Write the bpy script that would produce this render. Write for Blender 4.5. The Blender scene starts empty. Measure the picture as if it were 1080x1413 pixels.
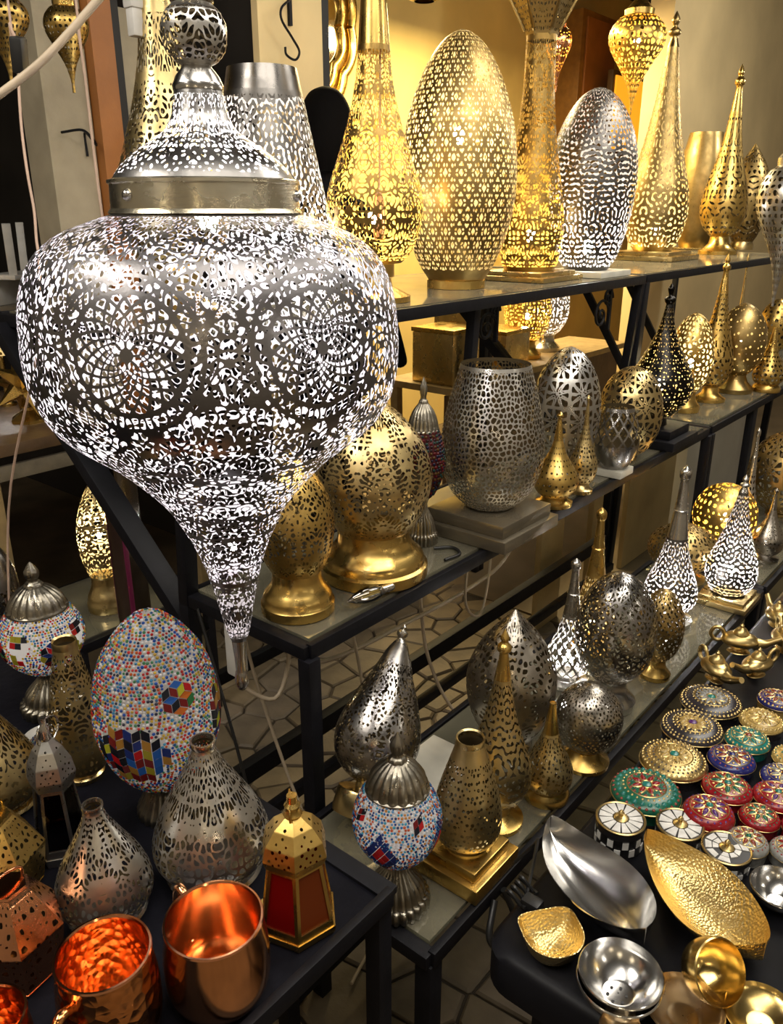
import bpy, bmesh, math, random
import numpy as np
from mathutils import Matrix, Vector

# ------------------------------------------------------------------ camera, world, light
S = bpy.context.scene
COL = S.collection
PI = math.pi
F_PX, PITCH, YAW, EYE = 1117.0, math.radians(20.34), math.radians(39.6), 1.6
cam_d = bpy.data.cameras.new('camera'); cam = bpy.data.objects.new('camera', cam_d); COL.objects.link(cam)
cam_d.sensor_fit = 'HORIZONTAL'; cam_d.sensor_width = 36.0; cam_d.lens = 36.0 * F_PX / 1080.0
cam_d.clip_start = 0.02
hd = Vector((math.cos(YAW), math.sin(YAW), 0)); rt = Vector((math.sin(YAW), -math.cos(YAW), 0)); up = Vector((0, 0, 1))
fw = hd * math.cos(PITCH) - up * math.sin(PITCH); uv = hd * math.sin(PITCH) + up * math.cos(PITCH)
M = Matrix((rt, uv, -fw)).transposed().to_4x4(); M.translation = (0, 0, EYE)
cam.matrix_world = M
S.camera = cam
S.view_settings.view_transform = 'Standard'; S.view_settings.look = 'None'
S.view_settings.gamma = 1.0; S.view_settings.use_curve_mapping = False
S.view_settings.exposure = 0.0

w = bpy.data.worlds.new('market_dusk'); S.world = w; w.use_nodes = True
w.node_tree.nodes['Background'].inputs[0].default_value = (1.0, 0.80, 0.55, 1)
w.node_tree.nodes['Background'].inputs[1].default_value = 0.21

def area(name, loc, target, size, size_y, power, col):
    l = bpy.data.lights.new(name, 'AREA'); l.shape = 'RECTANGLE'; l.size = size; l.size_y = size_y
    l.energy = power; l.color = col
    o = bpy.data.objects.new(name, l); COL.objects.link(o); o.location = loc
    o.rotation_euler = (Vector(target) - Vector(loc)).to_track_quat('-Z', 'Y').to_euler()
    return o
def lamp_point(name, loc, power, col, r=0.05):
    l = bpy.data.lights.new(name, 'POINT'); l.energy = power; l.color = col; l.shadow_soft_size = r
    o = bpy.data.objects.new(name, l); COL.objects.link(o); o.location = loc
    return o
WARM = (1.0, 0.80, 0.52); NEUT = (1.0, 0.93, 0.82); COOL = (0.93, 0.95, 1.0)
# stall's overhead light, panels widened for soft highlights; unseen bulbs added for sparkle
area('ceiling_panel_light', (0.5, -0.2, 3.2), (0.9, 0.6, 0.7), 2.2, 1.0, 44, NEUT)
area('ceiling_panel_light', (3.1, 0.2, 3.2), (3.1, 0.7, 0.8), 2.2, 1.0, 50, NEUT)
area('ceiling_panel_light', (-0.7, 1.5, 3.0), (0.3, 1.0, 0.8), 1.2, 0.6, 32, NEUT)
area('shop_ceiling_light', (4.0, 2.9, 2.75), (4.0, 2.9, 0), 2.2, 0.5, 150, (1.0, 0.78, 0.40))
for bx_, by_, bz_, bp_ in ((0.15, 0.1, 2.35, 5), (1.3, -0.15, 2.4, 6), (2.3, 0.3, 2.4, 6), (-0.4, 0.9, 2.3, 4), (3.6, 0.4, 2.4, 10), (5.4, 0.9, 2.5, 34)):  # unseen bulbs; the farthest is added to brighten the right wall
    lamp_point('added_bulb_light', (bx_, by_, bz_), bp_, NEUT, 0.045)
# unseen lights added behind the viewer to put sparkle on the metal
for bx_, by_, bz_, bp_ in ((-1.3, -0.9, 1.9, 7), (0.5, -1.7, 1.7, 7), (-1.7, 0.7, 2.0, 6), (1.9, -1.8, 1.9, 8), (-0.6, -1.6, 1.3, 4)):
    lamp_point('added_front_light', (bx_, by_, bz_), bp_, WARM if bx_ < 0 else NEUT, 0.09)
# Profiles: lists of (height, radius) as fractions of the lamp's height and greatest radius, by part.
P = {
 'egg_ring': dict(base=[(0,.52),(.034,.52),(.038,.49)], body=[(.036,.5),(.1,.67),(.2,.84),(.32,.96),(.42,1),(.54,.98),(.66,.91),(.78,.76),(.88,.57),(.95,.36),(.985,.18),(1,.02)]),
 'egg_top': dict(body=[(0,.5),(.06,.66),(.16,.8),(.3,.92),(.42,.98),(.53,1),(.66,.95),(.78,.82),(.88,.62),(.95,.4),(.985,.2),(1,.02)]),
 'tear_tall': dict(base=[(0,.75),(.018,.75),(.03,.6),(.05,.36),(.075,.33),(.08,.4),(.125,.4)], body=[(.125,.55),(.15,.72),(.2,.88),(.26,.97),(.31,1),(.37,.93),(.456,.74),(.56,.53),(.665,.38),(.77,.31)], finial=[(.77,.31),(.87,.26),(.97,.2),(1,.15)]),
 'tear_thick': dict(body=[(0,.78),(.06,.92),(.2,1),(.33,.9),(.5,.7),(.65,.55),(.8,.46),(1,.44)]),
 'tear_slim': dict(body=[(0,.6),(.05,.82),(.13,.97),(.19,1),(.28,.93),(.4,.72),(.52,.53),(.65,.37),(.8,.22),(.86,.17)], finial=[(.86,.17),(.9,.1),(.91,.17),(.925,.17),(.94,.07),(.96,.12),(.975,.1),(1,.01)]),
 'tear_base': dict(base=[(0,.85),(.02,.85),(.03,.7),(.06,.45),(.1,.4)], body=[(.1,.42),(.14,.72),(.2,.94),(.26,1),(.34,.93),(.45,.7),(.56,.48),(.68,.32),(.76,.24)], finial=[(.76,.24),(.88,.13),(.9,.2),(.92,.2),(.94,.1),(.96,.13),(1,.01)]),
 'vase': dict(body=[(0,.55),(.06,.68),(.16,.83),(.32,.96),(.46,1),(.6,.97),(.76,.87),(.9,.73),(1,.64)], open=1),
 'vase_round': dict(body=[(0,.42),(.035,.56),(.11,.76),(.24,.93),(.38,1),(.55,.97),(.74,.86),(.9,.73),(1,.65)], open=1),
 'vase_cut': dict(body=[(0,.85),(.1,.97),(.2,1),(.4,.93),(.6,.8),(.8,.66),(.9,.59)], finial=[(.9,.59),(1,.52)], open=1),
 'point_egg': dict(base=[(0,.55),(.05,.55),(.09,.45)], body=[(.08,.48),(.17,.7),(.3,.9),(.45,1),(.58,.97),(.7,.82),(.82,.57),(.92,.27),(1,.02)]),
 'egg_flare': dict(base=[(0,.93),(.005,.95),(.05,.95),(.062,.95),(.075,.90),(.10,.89),(.122,.86),(.15,.76),(.18,.68),(.205,.645),(.22,.63),(.27,.62)], body=[(.265,.63),(.33,.78),(.42,.92),(.52,.99),(.59,1),(.69,.93),(.8,.75),(.9,.49),(.95,.31),(.98,.19)], rim=[(.975,.2),(.99,.21),(1,.19),(.995,.17)], open=1),
 'mosaic': dict(base=[(0,.78),(.035,.8),(.06,.77),(.075,.68),(.13,.6),(.18,.42),(.22,.28),(.25,.26),(.28,.36),(.31,.46)], body=[(.29,.45),(.35,.72),(.43,.93),(.5,1),(.57,.97),(.64,.85),(.71,.66)], cap=[(.69,.7),(.705,.72),(.72,.69),(.76,.63),(.81,.47),(.85,.23),(.865,.2),(.875,.14),(.89,.13),(.91,.17),(.94,.17),(.97,.1),(1,.02)]),
 'mosaic_egg': dict(base=[(0,.52),(.03,.53),(.06,.47),(.12,.36),(.15,.33),(.19,.4)], body=[(.17,.38),(.23,.62),(.32,.83),(.44,.97),(.54,1),(.66,.95),(.78,.82),(.88,.6),(.95,.37),(.985,.2),(1,.02)]),
 'small_tear': dict(base=[(0,.8),(.04,.82),(.06,.62),(.1,.5)], body=[(.09,.52),(.14,.8),(.21,.96),(.27,1),(.35,.92),(.45,.67),(.55,.42),(.64,.27),(.7,.2)], finial=[(.7,.2),(.85,.12),(.93,.08),(.945,.13),(.97,.14),(1,.02)]),
 'tear_onion': dict(base=[(0,.34),(.05,.3)], body=[(.045,.3),(.1,.6),(.18,.87),(.27,1),(.36,.93),(.46,.7),(.56,.48),(.68,.27),(.8,.15),(.86,.1)], finial=[(.86,.1),(.88,.16),(.9,.16),(.92,.07),(.95,.09),(.97,.1),(1,.02)]),
 'globe_base': dict(base=[(0,.72),(.05,.74),(.07,.68),(.12,.5),(.18,.4),(.22,.42)], body=[(.2,.38),(.27,.66),(.38,.89),(.5,.98),(.6,1),(.72,.94),(.84,.76),(.93,.5),(.98,.24),(1,.02)]),
 'globe': dict(base=[(0,.36),(.03,.36),(.05,.3)], body=[(.04,.3),(.12,.62),(.25,.86),(.38,.97),(.5,1),(.63,.97),(.76,.86),(.88,.66),(.96,.38),(.99,.17),(1,.02)]),
 'egg_base': dict(base=[(0,.66),(.05,.68),(.07,.62),(.12,.44),(.17,.4),(.21,.42)], body=[(.2,.4),(.26,.64),(.36,.86),(.48,.98),(.58,1),(.7,.95),(.82,.79),(.91,.57),(.97,.31),(1,.02)]),
 'spire': dict(base=[(0,.9),(.03,.92),(.05,.6),(.08,.5)], body=[(.07,.55),(.12,.85),(.18,1),(.26,.93),(.36,.7),(.46,.5),(.56,.38)], finial=[(.56,.38),(.72,.25),(.73,.28),(.74,.24),(.9,.15),(.93,.2),(.97,.2),(1,.03)]),
 'jug': dict(base=[(0,.8),(.02,.84),(.045,.8),(.06,.62)], body=[(.05,.6),(.09,.82),(.16,.96),(.23,1),(.33,.96),(.48,.81),(.66,.55),(.84,.3),(.93,.21),(.96,.2)], rim=[(.955,.2),(.98,.22),(1,.21),(1,.18),(.97,.17)], open=1),
 'jug_slim': dict(base=[(0,.7),(.03,.72),(.05,.6)], body=[(.04,.62),(.1,.88),(.2,1),(.35,.98),(.5,.88),(.7,.67),(.88,.47),(.95,.41)], rim=[(.945,.41),(.985,.42),(1,.4),(.99,.35)], open=1),
 'cone_small': dict(base=[(0,.9),(.05,.92),(.08,.86),(.12,.7)], body=[(.11,.72),(.17,.92),(.25,1),(.34,.94),(.46,.72),(.58,.48),(.7,.3)], finial=[(.7,.3),(.98,.13),(1,.12),(1,.03)]),
}
P.update({
 'trinket': dict(base=[(0,.93),(.45,.96),(.5,.98)], body=[(.5,1),(.62,1),(.78,.93),(.92,.72),(.98,.4),(1,.02)]),
 'trinket_flat': dict(base=[(0,.95),(.7,.97),(.74,1)], body=[(.74,1),(.9,1),(1,.95),(1,.02)]),
 'bowl': dict(body=[(0,.35),(.05,.45),(.3,.7),(.65,.9),(1,1)]),
 'mug': dict(body=[(0,.72),(.04,.8),(.2,.95),(.4,1),(.65,.99),(.85,.94),(1,.9)]),
 'hex_lantern': dict(base=[(0,.96),(.03,1),(.06,1)], body=[(.06,.96),(.56,.68)], roof=[(.54,.76),(.6,.83),(.7,.74),(.79,.5),(.85,.2)], finial=[(.85,.2),(.87,.23),(.9,.17),(.93,.19),(.95,.12),(1,.12)]),
 'cube_lantern': dict(body=[(0,.8),(.1,.86),(.55,1),(.95,.5),(1,.4)]),
})
FIT = {
 'T1': ('tear_tall', 1.1362, 1.5469, 1.385, 0.1204, 0.7721),
 'T2': ('vase_cut', 1.5199, 1.669, 1.385, 0.1641, 0.5444),
 'T3': ('tear_tall', 1.6317, 1.4034, 1.385, 0.1205, 0.7517),
 'T4': ('egg_ring', 2.0869, 1.4728, 1.385, 0.1679, 0.6857),
 'T5': ('tear_thick', 2.5016, 1.4651, 1.415, 0.1073, 0.6962),
 'T6': ('egg_top', 2.7877, 1.3987, 1.405, 0.1497, 0.5874),
 'T7': ('tear_slim', 3.9551, 1.6448, 1.425, 0.145, 1.0021),
 'T8': ('vase', 5.1863, 1.8994, 1.397, 0.1453, 0.6374),
 'T9': ('tear_base', 4.6763, 1.5744, 1.385, 0.1194, 0.9143),
 'T10': ('point_egg', 5.3532, 1.6636, 1.385, 0.1264, 0.5898),
 'M1': ('egg_flare', 0.9923, 1.061, 0.862, 0.0765, 0.3161),
 'M2': ('egg_flare', 1.2225, 1.0613, 0.862, 0.1234, 0.3856),
 'M3': ('mosaic', 1.4235, 1.0845, 0.862, 0.05, 0.3947),
 'M4': ('vase_round', 1.6018, 1.0113, 0.922, 0.1247, 0.3494),
 'M5': ('small_tear', 1.86, 0.9714, 0.862, 0.0598, 0.2536),
 'M6': ('small_tear', 1.9971, 0.9625, 0.862, 0.0393, 0.2759),
 'M7': ('egg_top', 2.0754, 1.0678, 0.877, 0.0975, 0.3706),
 'M8': ('globe', 2.3886, 1.0082, 0.862, 0.0987, 0.2947),
 'M9': ('vase', 2.2138, 0.9688, 0.884, 0.0683, 0.184),
 'M10': ('tear_onion', 2.6557, 1.0246, 0.922, 0.1071, 0.4622),
 'M11': ('egg_base', 3.1639, 1.112, 0.862, 0.0825, 0.3801),
 'M12': ('tear_base', 3.4138, 1.1047, 0.862, 0.0755, 0.5843),
 'M13': ('globe_base', 3.6629, 1.0838, 0.862, 0.1035, 0.3773),
 'M14': ('cone_small', 3.7668, 0.9799, 0.862, 0.0653, 0.2723),
 'M15': ('spire', 4.1752, 1.2579, 0.862, 0.0248, 0.5527),
 'M16': ('globe_base', 4.4831, 1.1672, 0.862, 0.0849, 0.3284),
 'L2': ('mosaic', 0.8195, 0.6658, 0.508, 0.0716, 0.3367),
 'L3': ('jug_slim', 0.9601, 0.6232, 0.558, 0.0597, 0.22),
 'L4': ('tear_base', 1.0923, 0.6457, 0.508, 0.0627, 0.4093),
 'L5': ('point_egg', 1.3007, 0.7475, 0.508, 0.0948, 0.3325),
 'L6': ('cone_small', 1.2141, 0.6043, 0.508, 0.05, 0.2133),
 'L7': ('globe_base', 1.3582, 0.5945, 0.508, 0.0702, 0.1891),
 'L8': ('egg_base', 1.5941, 0.6524, 0.508, 0.091, 0.3396),
 'L9': ('spire', 1.6158, 0.7743, 0.508, 0.055, 0.3319),
 'L10': ('spire', 1.796, 0.8036, 0.508, 0.0605, 0.401),
 'L11': ('egg_base', 1.7806, 0.616, 0.508, 0.0559, 0.2403),
 'L12': ('spire', 2.0823, 0.7065, 0.508, 0.0731, 0.4617),
 'L13': ('globe_base', 2.3759, 0.7858, 0.508, 0.106, 0.1883),
 'L14': ('globe', 2.7387, 0.7787, 0.508, 0.1051, 0.2277),
 'L15': ('tear_slim', 2.3227, 0.6184, 0.538, 0.0735, 0.3648),
 'L16': ('small_tear', 2.7138, 0.6227, 0.508, 0.0518, 0.2533),
 'L17': ('spire', 2.9497, 0.7673, 0.508, 0.0354, 0.3833),
 'L18': ('globe', 3.2071, 0.7151, 0.508, 0.1351, 0.3247),
 'P5': ('jug', 0.3859, 0.7941, 0.755, 0.0601, 0.1663),
 'P6': ('jug', 0.5194, 0.7452, 0.755, 0.0783, 0.208),
 'P10': ('jug', 0.3958, 1.1026, 0.755, 0.068, 0.178),
 'P11': ('jug_slim', 0.5127, 1.0622, 0.755, 0.044, 0.243),
 'P12': ('mosaic_egg', 0.5499, 0.891, 0.755, 0.0879, 0.3323),
 'P13': ('mosaic', 0.5786, 1.2764, 0.755, 0.0711, 0.2876),
 'P15': ('globe_base', 0.6265, 1.5501, 0.755, 0.0438, 0.2364),
 'B1': ('egg_flare', 1.177, 2.1121, 0.45, 0.0636, 0.4114),
 'B2': ('egg_base', 2.7381, 5.8673, 0.9, 0.1256, 0.525),
 'X1': ('trinket_flat', 1.0837, 0.3996, 0.6, 0.0407, 0.051),
 'X2': ('trinket_flat', 1.1531, 0.3237, 0.6, 0.0393, 0.034),
 'X3': ('trinket_flat', 1.1478, 0.245, 0.6, 0.0391, 0.034),
 'X4': ('trinket', 1.2028, 0.4047, 0.6, 0.0607, 0.0432),
 'X5': ('trinket', 1.3207, 0.4007, 0.6, 0.061, 0.0426),
 'X6': ('trinket', 1.4492, 0.4129, 0.6, 0.0598, 0.0384),
 'X7': ('trinket', 1.5684, 0.4168, 0.6, 0.0612, 0.0367),
 'X8': ('trinket', 1.2124, 0.2971, 0.6, 0.0429, 0.0497),
 'X9': ('trinket', 1.3132, 0.2976, 0.6, 0.0438, 0.034),
 'X10': ('trinket', 1.4014, 0.3187, 0.6, 0.0435, 0.034),
 'X11': ('trinket', 1.4807, 0.3139, 0.6, 0.042, 0.0358),
 'X12': ('trinket', 1.5661, 0.3122, 0.6, 0.0427, 0.0344),
 'X13': ('trinket', 1.667, 0.3099, 0.6, 0.0393, 0.034),
 'X14': ('trinket', 1.4801, 0.2284, 0.6, 0.038, 0.034),
 'X15': ('trinket', 1.4076, 0.2258, 0.6, 0.0405, 0.034),
 'X16': ('trinket', 1.3463, 0.2202, 0.6, 0.0416, 0.034),
 'X17': ('trinket', 1.2708, 0.2287, 0.6, 0.0336, 0.034),
 'X18': ('trinket', 1.1933, 0.2255, 0.6, 0.0333, 0.0387),
 'X19': ('trinket', 1.2212, 0.1656, 0.6, 0.0318, 0.034),
 'X20': ('trinket', 1.2897, 0.1685, 0.6, 0.0294, 0.034),
 'W1': ('bowl', 0.8057, 0.2733, 0.6, 0.0483, 0.0818),
 'W2': ('bowl', 0.8415, 0.1957, 0.6, 0.0514, 0.02),
 'W3': ('bowl', 0.8952, 0.1125, 0.6, 0.049, 0.02),
 'W4': ('bowl', 1.1194, 0.1552, 0.6, 0.044, 0.0319),
 'W5': ('bowl', 0.7595, 0.2467, 0.6, 0.0278, 0.02),
 'G1': ('mug', 0.4017, 0.5882, 0.755, 0.0591, 0.1099),
 'G2': ('mug', 0.2948, 0.6342, 0.755, 0.0531, 0.1201),
 'G3': ('mug', 0.1836, 0.6619, 0.755, 0.0407, 0.1137),
 'H7': ('hex_lantern', 0.5305, 0.5932, 0.755, 0.0534, 0.1938),
 'H9': ('hex_lantern', 0.4043, 0.9328, 0.755, 0.038, 0.2195),
 'H4': ('cube_lantern', 0.2712, 0.7958, 0.755, 0.0586, 0.1231),
 'H8': ('cube_lantern', 0.3194, 0.9316, 0.755, 0.0573, 0.1135),
}
# ------------------------------------------------------------------ helpers
rnd = random.Random(7)
def tag(o, label=None, cat=None, group=None, kind=None):
    if label: o['label'] = label
    if cat: o['category'] = cat
    if group: o['group'] = group
    if kind: o['kind'] = kind
    return o
def thing(name, label, cat, loc=(0, 0, 0), group=None, rz=0.0):
    o = bpy.data.objects.new(name, None); COL.objects.link(o); o.empty_display_size = 0.02
    o.location = loc; o.rotation_euler = (0, 0, rz)
    return tag(o, label, cat, group)
def link(name, me, mat=None, parent=None):
    o = bpy.data.objects.new(name, me); COL.objects.link(o)
    if mat is not None and len(me.materials) == 0: me.materials.append(mat)
    if parent is not None: o.parent = parent
    return o
def finish(me, smooth=True, angle=40):
    if smooth:
        me.polygons.foreach_set('use_smooth', np.ones(len(me.polygons), dtype=bool))
        if angle: me.set_sharp_from_angle(angle=math.radians(angle))
    me.update(); return me
def pymesh(name, v, f, smooth=True, angle=40):
    me = bpy.data.meshes.new(name); me.from_pydata([tuple(map(float, p)) for p in v], [], f); return finish(me, smooth, angle)
def npmesh(name, V, polys):
    """V (n,3); polys: list of (m,k) index arrays"""
    used = np.zeros(len(V), bool)
    for p in polys: used[p.ravel()] = True
    remap = np.cumsum(used) - 1; V = V[used]
    me = bpy.data.meshes.new(name)
    loops = np.concatenate([remap[p].ravel() for p in polys]).astype(np.int32)
    tot = np.concatenate([np.full(len(p), p.shape[1], np.int32) for p in polys])
    st = np.concatenate([[0], np.cumsum(tot)[:-1]]).astype(np.int32)
    me.vertices.add(len(V)); me.vertices.foreach_set('co', V.astype(np.float32).ravel())
    me.loops.add(len(loops)); me.loops.foreach_set('vertex_index', loops)
    me.polygons.add(len(tot)); me.polygons.foreach_set('loop_start', st); me.polygons.foreach_set('loop_total', tot)
    me.polygons.foreach_set('use_smooth', np.ones(len(tot), bool))
    me.update(calc_edges=True); return me
def box_me(name, sx, sy, sz, bev=0.0, z0=True):
    bm = bmesh.new(); bmesh.ops.create_cube(bm, size=1)
    for v in bm.verts: v.co = Vector((v.co.x * sx, v.co.y * sy, (v.co.z + (0.5 if z0 else 0)) * sz))
    if bev: bmesh.ops.bevel(bm, geom=bm.edges[:], offset=bev, segments=2, affect='EDGES', profile=0.6)
    me = bpy.data.meshes.new(name); bm.to_mesh(me); bm.free(); return finish(me, True, 35)
def bar(name, a, b, wx, wz, mat, parent=None, bev=0.002):
    """square tube from a to b"""
    a = Vector(a); b = Vector(b); d = b - a; L = d.length
    me = box_me(name, wx, wz, L, bev)
    o = link(name, me, mat, parent)
    q = d.to_track_quat('Z', 'Y'); o.rotation_mode = 'QUATERNION'; o.rotation_quaternion = q; o.location = a
    return o
def catmull(pts, n):
    p = np.array(pts, float); p = np.vstack([2 * p[0] - p[1], p, 2 * p[-1] - p[-2]])
    m = len(pts) - 1; t = np.linspace(0, m, n); i = np.minimum(t.astype(int), m - 1); u = (t - i)[:, None]
    a, b, c, d = p[i], p[i + 1], p[i + 2], p[i + 3]
    return 0.5 * ((2 * b) + (c - a) * u + (2 * a - 5 * b + 4 * c - d) * u ** 2 + (3 * b - a - 3 * c + d) * u ** 3)
def arc_resample(q, n):
    d = np.r_[0, np.cumsum(np.hypot(*np.diff(q, axis=0).T))]
    s = np.linspace(0, d[-1], n); return np.stack([np.interp(s, d, q[:, 0]), np.interp(s, d, q[:, 1])], 1), s
def polymul(u, sides, rot=0.0):
    if not sides: return np.ones_like(u)
    k = 2 * PI / sides; return math.cos(k / 2) / np.cos(np.mod(u + rot, k) - k / 2)
def lathe(name, rz, seg=32, close_top=True, close_bot=True, sides=None, ribs=None, smooth_n=0, angle=40):
    """rz: (radius, height) pairs bottom to top.  ribs=(count, depth) flutes the surface"""
    q = np.array(rz, float)
    if smooth_n: q = catmull(q, smooth_n)
    if sides: seg = sides
    n = len(q); u = np.arange(seg) * 2 * PI / seg
    R = q[:, 0][:, None] * np.ones(seg)
    if ribs: R = R * (1 - ribs[1] * (1 - np.abs(np.sin(u * ribs[0] / 2)))[None, :])
    V = np.stack([R * np.cos(u), R * np.sin(u), np.broadcast_to(q[:, 1][:, None], R.shape)], -1).reshape(-1, 3)
    i = np.arange(seg); j = np.arange(n - 1)
    A = (j[:, None] * seg + i).ravel(); B = (j[:, None] * seg + (i + 1) % seg).ravel()
    f = [tuple(map(int, t)) for t in np.stack([A, B, B + seg, A + seg], 1)]
    if close_bot: f.append(tuple(reversed(range(seg))))
    if close_top: f.append(tuple(range((n - 1) * seg, n * seg)))
    return pymesh(name, V, f, True, angle if not sides else 20)
def tube(name, pts, r, mat, parent=None, seg=8, smooth_n=0, taper=None):
    p = np.array(pts, float)
    if smooth_n: p = catmull(p, smooth_n)
    T = np.gradient(p, axis=0); T /= np.linalg.norm(T, axis=1)[:, None] + 1e-9
    n = len(p); N = np.zeros_like(p); ref = np.array([0, 0, 1.0]) if abs(T[0][2]) < .9 else np.array([1.0, 0, 0])
    for k in range(n):
        x = ref - T[k] * (ref @ T[k]); x /= np.linalg.norm(x) + 1e-9; N[k] = x; ref = x
    Bn = np.cross(T, N); u = np.arange(seg) * 2 * PI / seg
    rr = np.full(n, r) if taper is None else r * np.interp(np.linspace(0, 1, n), *zip(*taper))
    V = (p[:, None] + rr[:, None, None] * (np.cos(u)[None, :, None] * N[:, None] + np.sin(u)[None, :, None] * Bn[:, None])).reshape(-1, 3)
    i = np.arange(seg); j = np.arange(n - 1)
    A = (j[:, None] * seg + i).ravel(); Bq = (j[:, None] * seg + (i + 1) % seg).ravel()
    f = [tuple(map(int, t)) for t in np.stack([A, Bq, Bq + seg, A + seg], 1)] + [tuple(reversed(range(seg))), tuple(range((n - 1) * seg, n * seg))]
    return link(name, pymesh(name, V, f, True, 50), mat, parent)
# ---- perforated sheet metal: marching squares over (angle, arc length); f > 0 is metal, f < 0 is a hole
_MS = {1: 'a,ab,da', 2: 'b,bc,ab', 3: 'a,b,bc,da', 4: 'c,cd,bc', 5: 'a,ab,bc,c,cd,da', 6: 'b,c,cd,ab', 7: 'a,b,c,cd,da', 8: 'd,da,cd', 9: 'a,ab,cd,d',
       10: 'b,bc,cd,d,da,ab', 11: 'a,b,bc,cd,d', 12: 'c,d,da,bc', 13: 'a,ab,bc,c,d', 14: 'b,c,d,da,ab', 15: 'a,b,c,d'}
TRI_COUNT = [0]
def perforated(name, rz, nu, nv, field, sides=None, smooth=True, rot=0.0):
    """rz: (radius, height) metres; field(u, s, total) -> array"""
    if sides: nu = max(sides, int(round(nu / sides)) * sides)
    q = catmull(rz, 240) if smooth else np.array(rz, float)
    q[:, 0] = np.maximum(q[:, 0], 0.0004)
    g, s = arc_resample(q, nv + 1)
    u = np.arange(nu) * 2 * PI / nu
    f = field(u[None, :] + np.zeros((nv + 1, 1)), s[:, None] + np.zeros((1, nu)), s[-1], g[:, 0][:, None] + np.zeros((1, nu)))
    f = np.where(np.abs(f) < 1e-5, 1e-5, f)
    f[0] = np.maximum(f[0], 1e-3); f[-1] = np.maximum(f[-1], 1e-3)
    NC = (nv + 1) * nu; J, I = np.meshgrid(np.arange(nv), np.arange(nu), indexing='ij'); I1 = (I + 1) % nu
    fh = np.roll(f, -1, axis=1); th = np.clip(np.where(f * fh < 0, f / (f - fh + 1e-12), .5), .03, .97)
    fv = f[1:]; tv = np.clip(np.where(f[:-1] * fv < 0, f[:-1] / (f[:-1] - fv + 1e-12), .5), .03, .97)
    jj, ii = np.meshgrid(np.arange(nv + 1), np.arange(nu), indexing='ij')
    UU = np.concatenate([ii.ravel(), (ii + th).ravel(), ii[:-1].ravel()]).astype(float)
    VV = np.concatenate([jj.ravel(), jj.ravel(), (jj[:-1] + tv).ravel()]).astype(float)
    ids = {'a': J * nu + I, 'b': J * nu + I1, 'c': (J + 1) * nu + I1, 'd': (J + 1) * nu + I,
           'ab': NC + J * nu + I, 'cd': NC + (J + 1) * nu + I, 'da': 2 * NC + J * nu + I, 'bc': 2 * NC + J * nu + I1}
    pos = f > 0
    code = pos[:-1] * 1 + np.roll(pos, -1, 1)[:-1] * 2 + np.roll(pos, -1, 1)[1:] * 4 + pos[1:] * 8
    polys = []
    for k, sp in _MS.items():
        m = code == k
        if m.any():
            P_ = np.stack([ids[x][m] for x in sp.split(',')], 1); polys.append(P_); TRI_COUNT[0] += len(P_) * (P_.shape[1] - 2)
    r = np.interp(VV, np.arange(nv + 1), g[:, 0]); z = np.interp(VV, np.arange(nv + 1), g[:, 1]); ang = UU * 2 * PI / nu
    r = r * polymul(ang, sides)
    V = np.stack([r * np.cos(ang + rot), r * np.sin(ang + rot), z], 1)
    me = npmesh(name, V, polys)
    if sides: me.set_sharp_from_angle(angle=math.radians(20))
    return me
def near(s, t, pts, sx=None, st=1.0):
    """two nearest seed distances on a tile (ghosts given in pts)"""
    sh = s.shape; s = s.ravel(); t = t.ravel(); d1 = np.full(len(s), 9.0); d2 = np.full(len(s), 9.0); k1 = np.zeros(len(s), int)
    for k, (a, b) in enumerate(pts):
        d = np.hypot(s - a, t - b); m = d < d1
        d2 = np.where(m, d1, np.minimum(d2, d)); k1 = np.where(m, k, k1); d1 = np.where(m, d, d1)
    return d1.reshape(sh), d2.reshape(sh), k1.reshape(sh)
def seeds(m, seed, mirror, jitter=.33):
    """jittered staggered grid of about m seeds over a unit tile (half of them mirrored), ghosts included"""
    g = random.Random(seed); q = math.sqrt(m); nx = max(1, int(round(q * (.5 if mirror else 1)))); ny = max(2 if m > 2 else 1, int(round(q / 2)) * 2)
    w_ = .5 if mirror else 1.0; out = []
    for i in range(nx):
        for j in range(ny):
            a = (i + .5 + (.25 if j % 2 else -.25) + g.uniform(-jitter, jitter)) / nx * w_
            if mirror: a = min(max(a, .3 / q), .5 - .3 / q)
            out.append((a, (j + .5 + g.uniform(-jitter, jitter)) / ny))
    full = []
    for a, b in out:
        for dt in (-1, 0, 1):
            if mirror: full += [(a, b + dt), (-a, b + dt), (1 - a, b + dt)]
            else: full += [(a + ds, b + dt) for ds in (-1, 0, 1)]
    e = 1.6 / q
    return [p for p in full if -e < p[1] < 1 + e and -e < p[0] < (.5 if mirror else 1) + e]
def fold(u, N, mirror):
    s = np.mod(u * N / (2 * PI), 1.0)
    return np.minimum(s, 1 - s) if mirror else s
def bands(f, s, tot, lo, hi):
    return np.where((s < lo * tot) | (s > (1 - hi) * tot), 1.0, f)
def waves(x, y, lam, seed, n=26, spread=.12):
    """band-limited field: its zero lines wind like scrollwork"""
    g = random.Random(seed); f = np.zeros_like(x); h = np.zeros_like(x)
    for _ in range(n):
        th = g.uniform(0, 2 * PI); k = 2 * PI / lam * (1 + g.uniform(-spread, spread)); a = k * (x * math.cos(th) + y * math.sin(th)) + g.uniform(0, 2 * PI)
        f += np.cos(a); h += np.sin(a)
    q = math.sqrt(n / 2); f /= q; h /= q
    return f / np.sqrt(.28 + .36 * (f * f + h * h))
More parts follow.
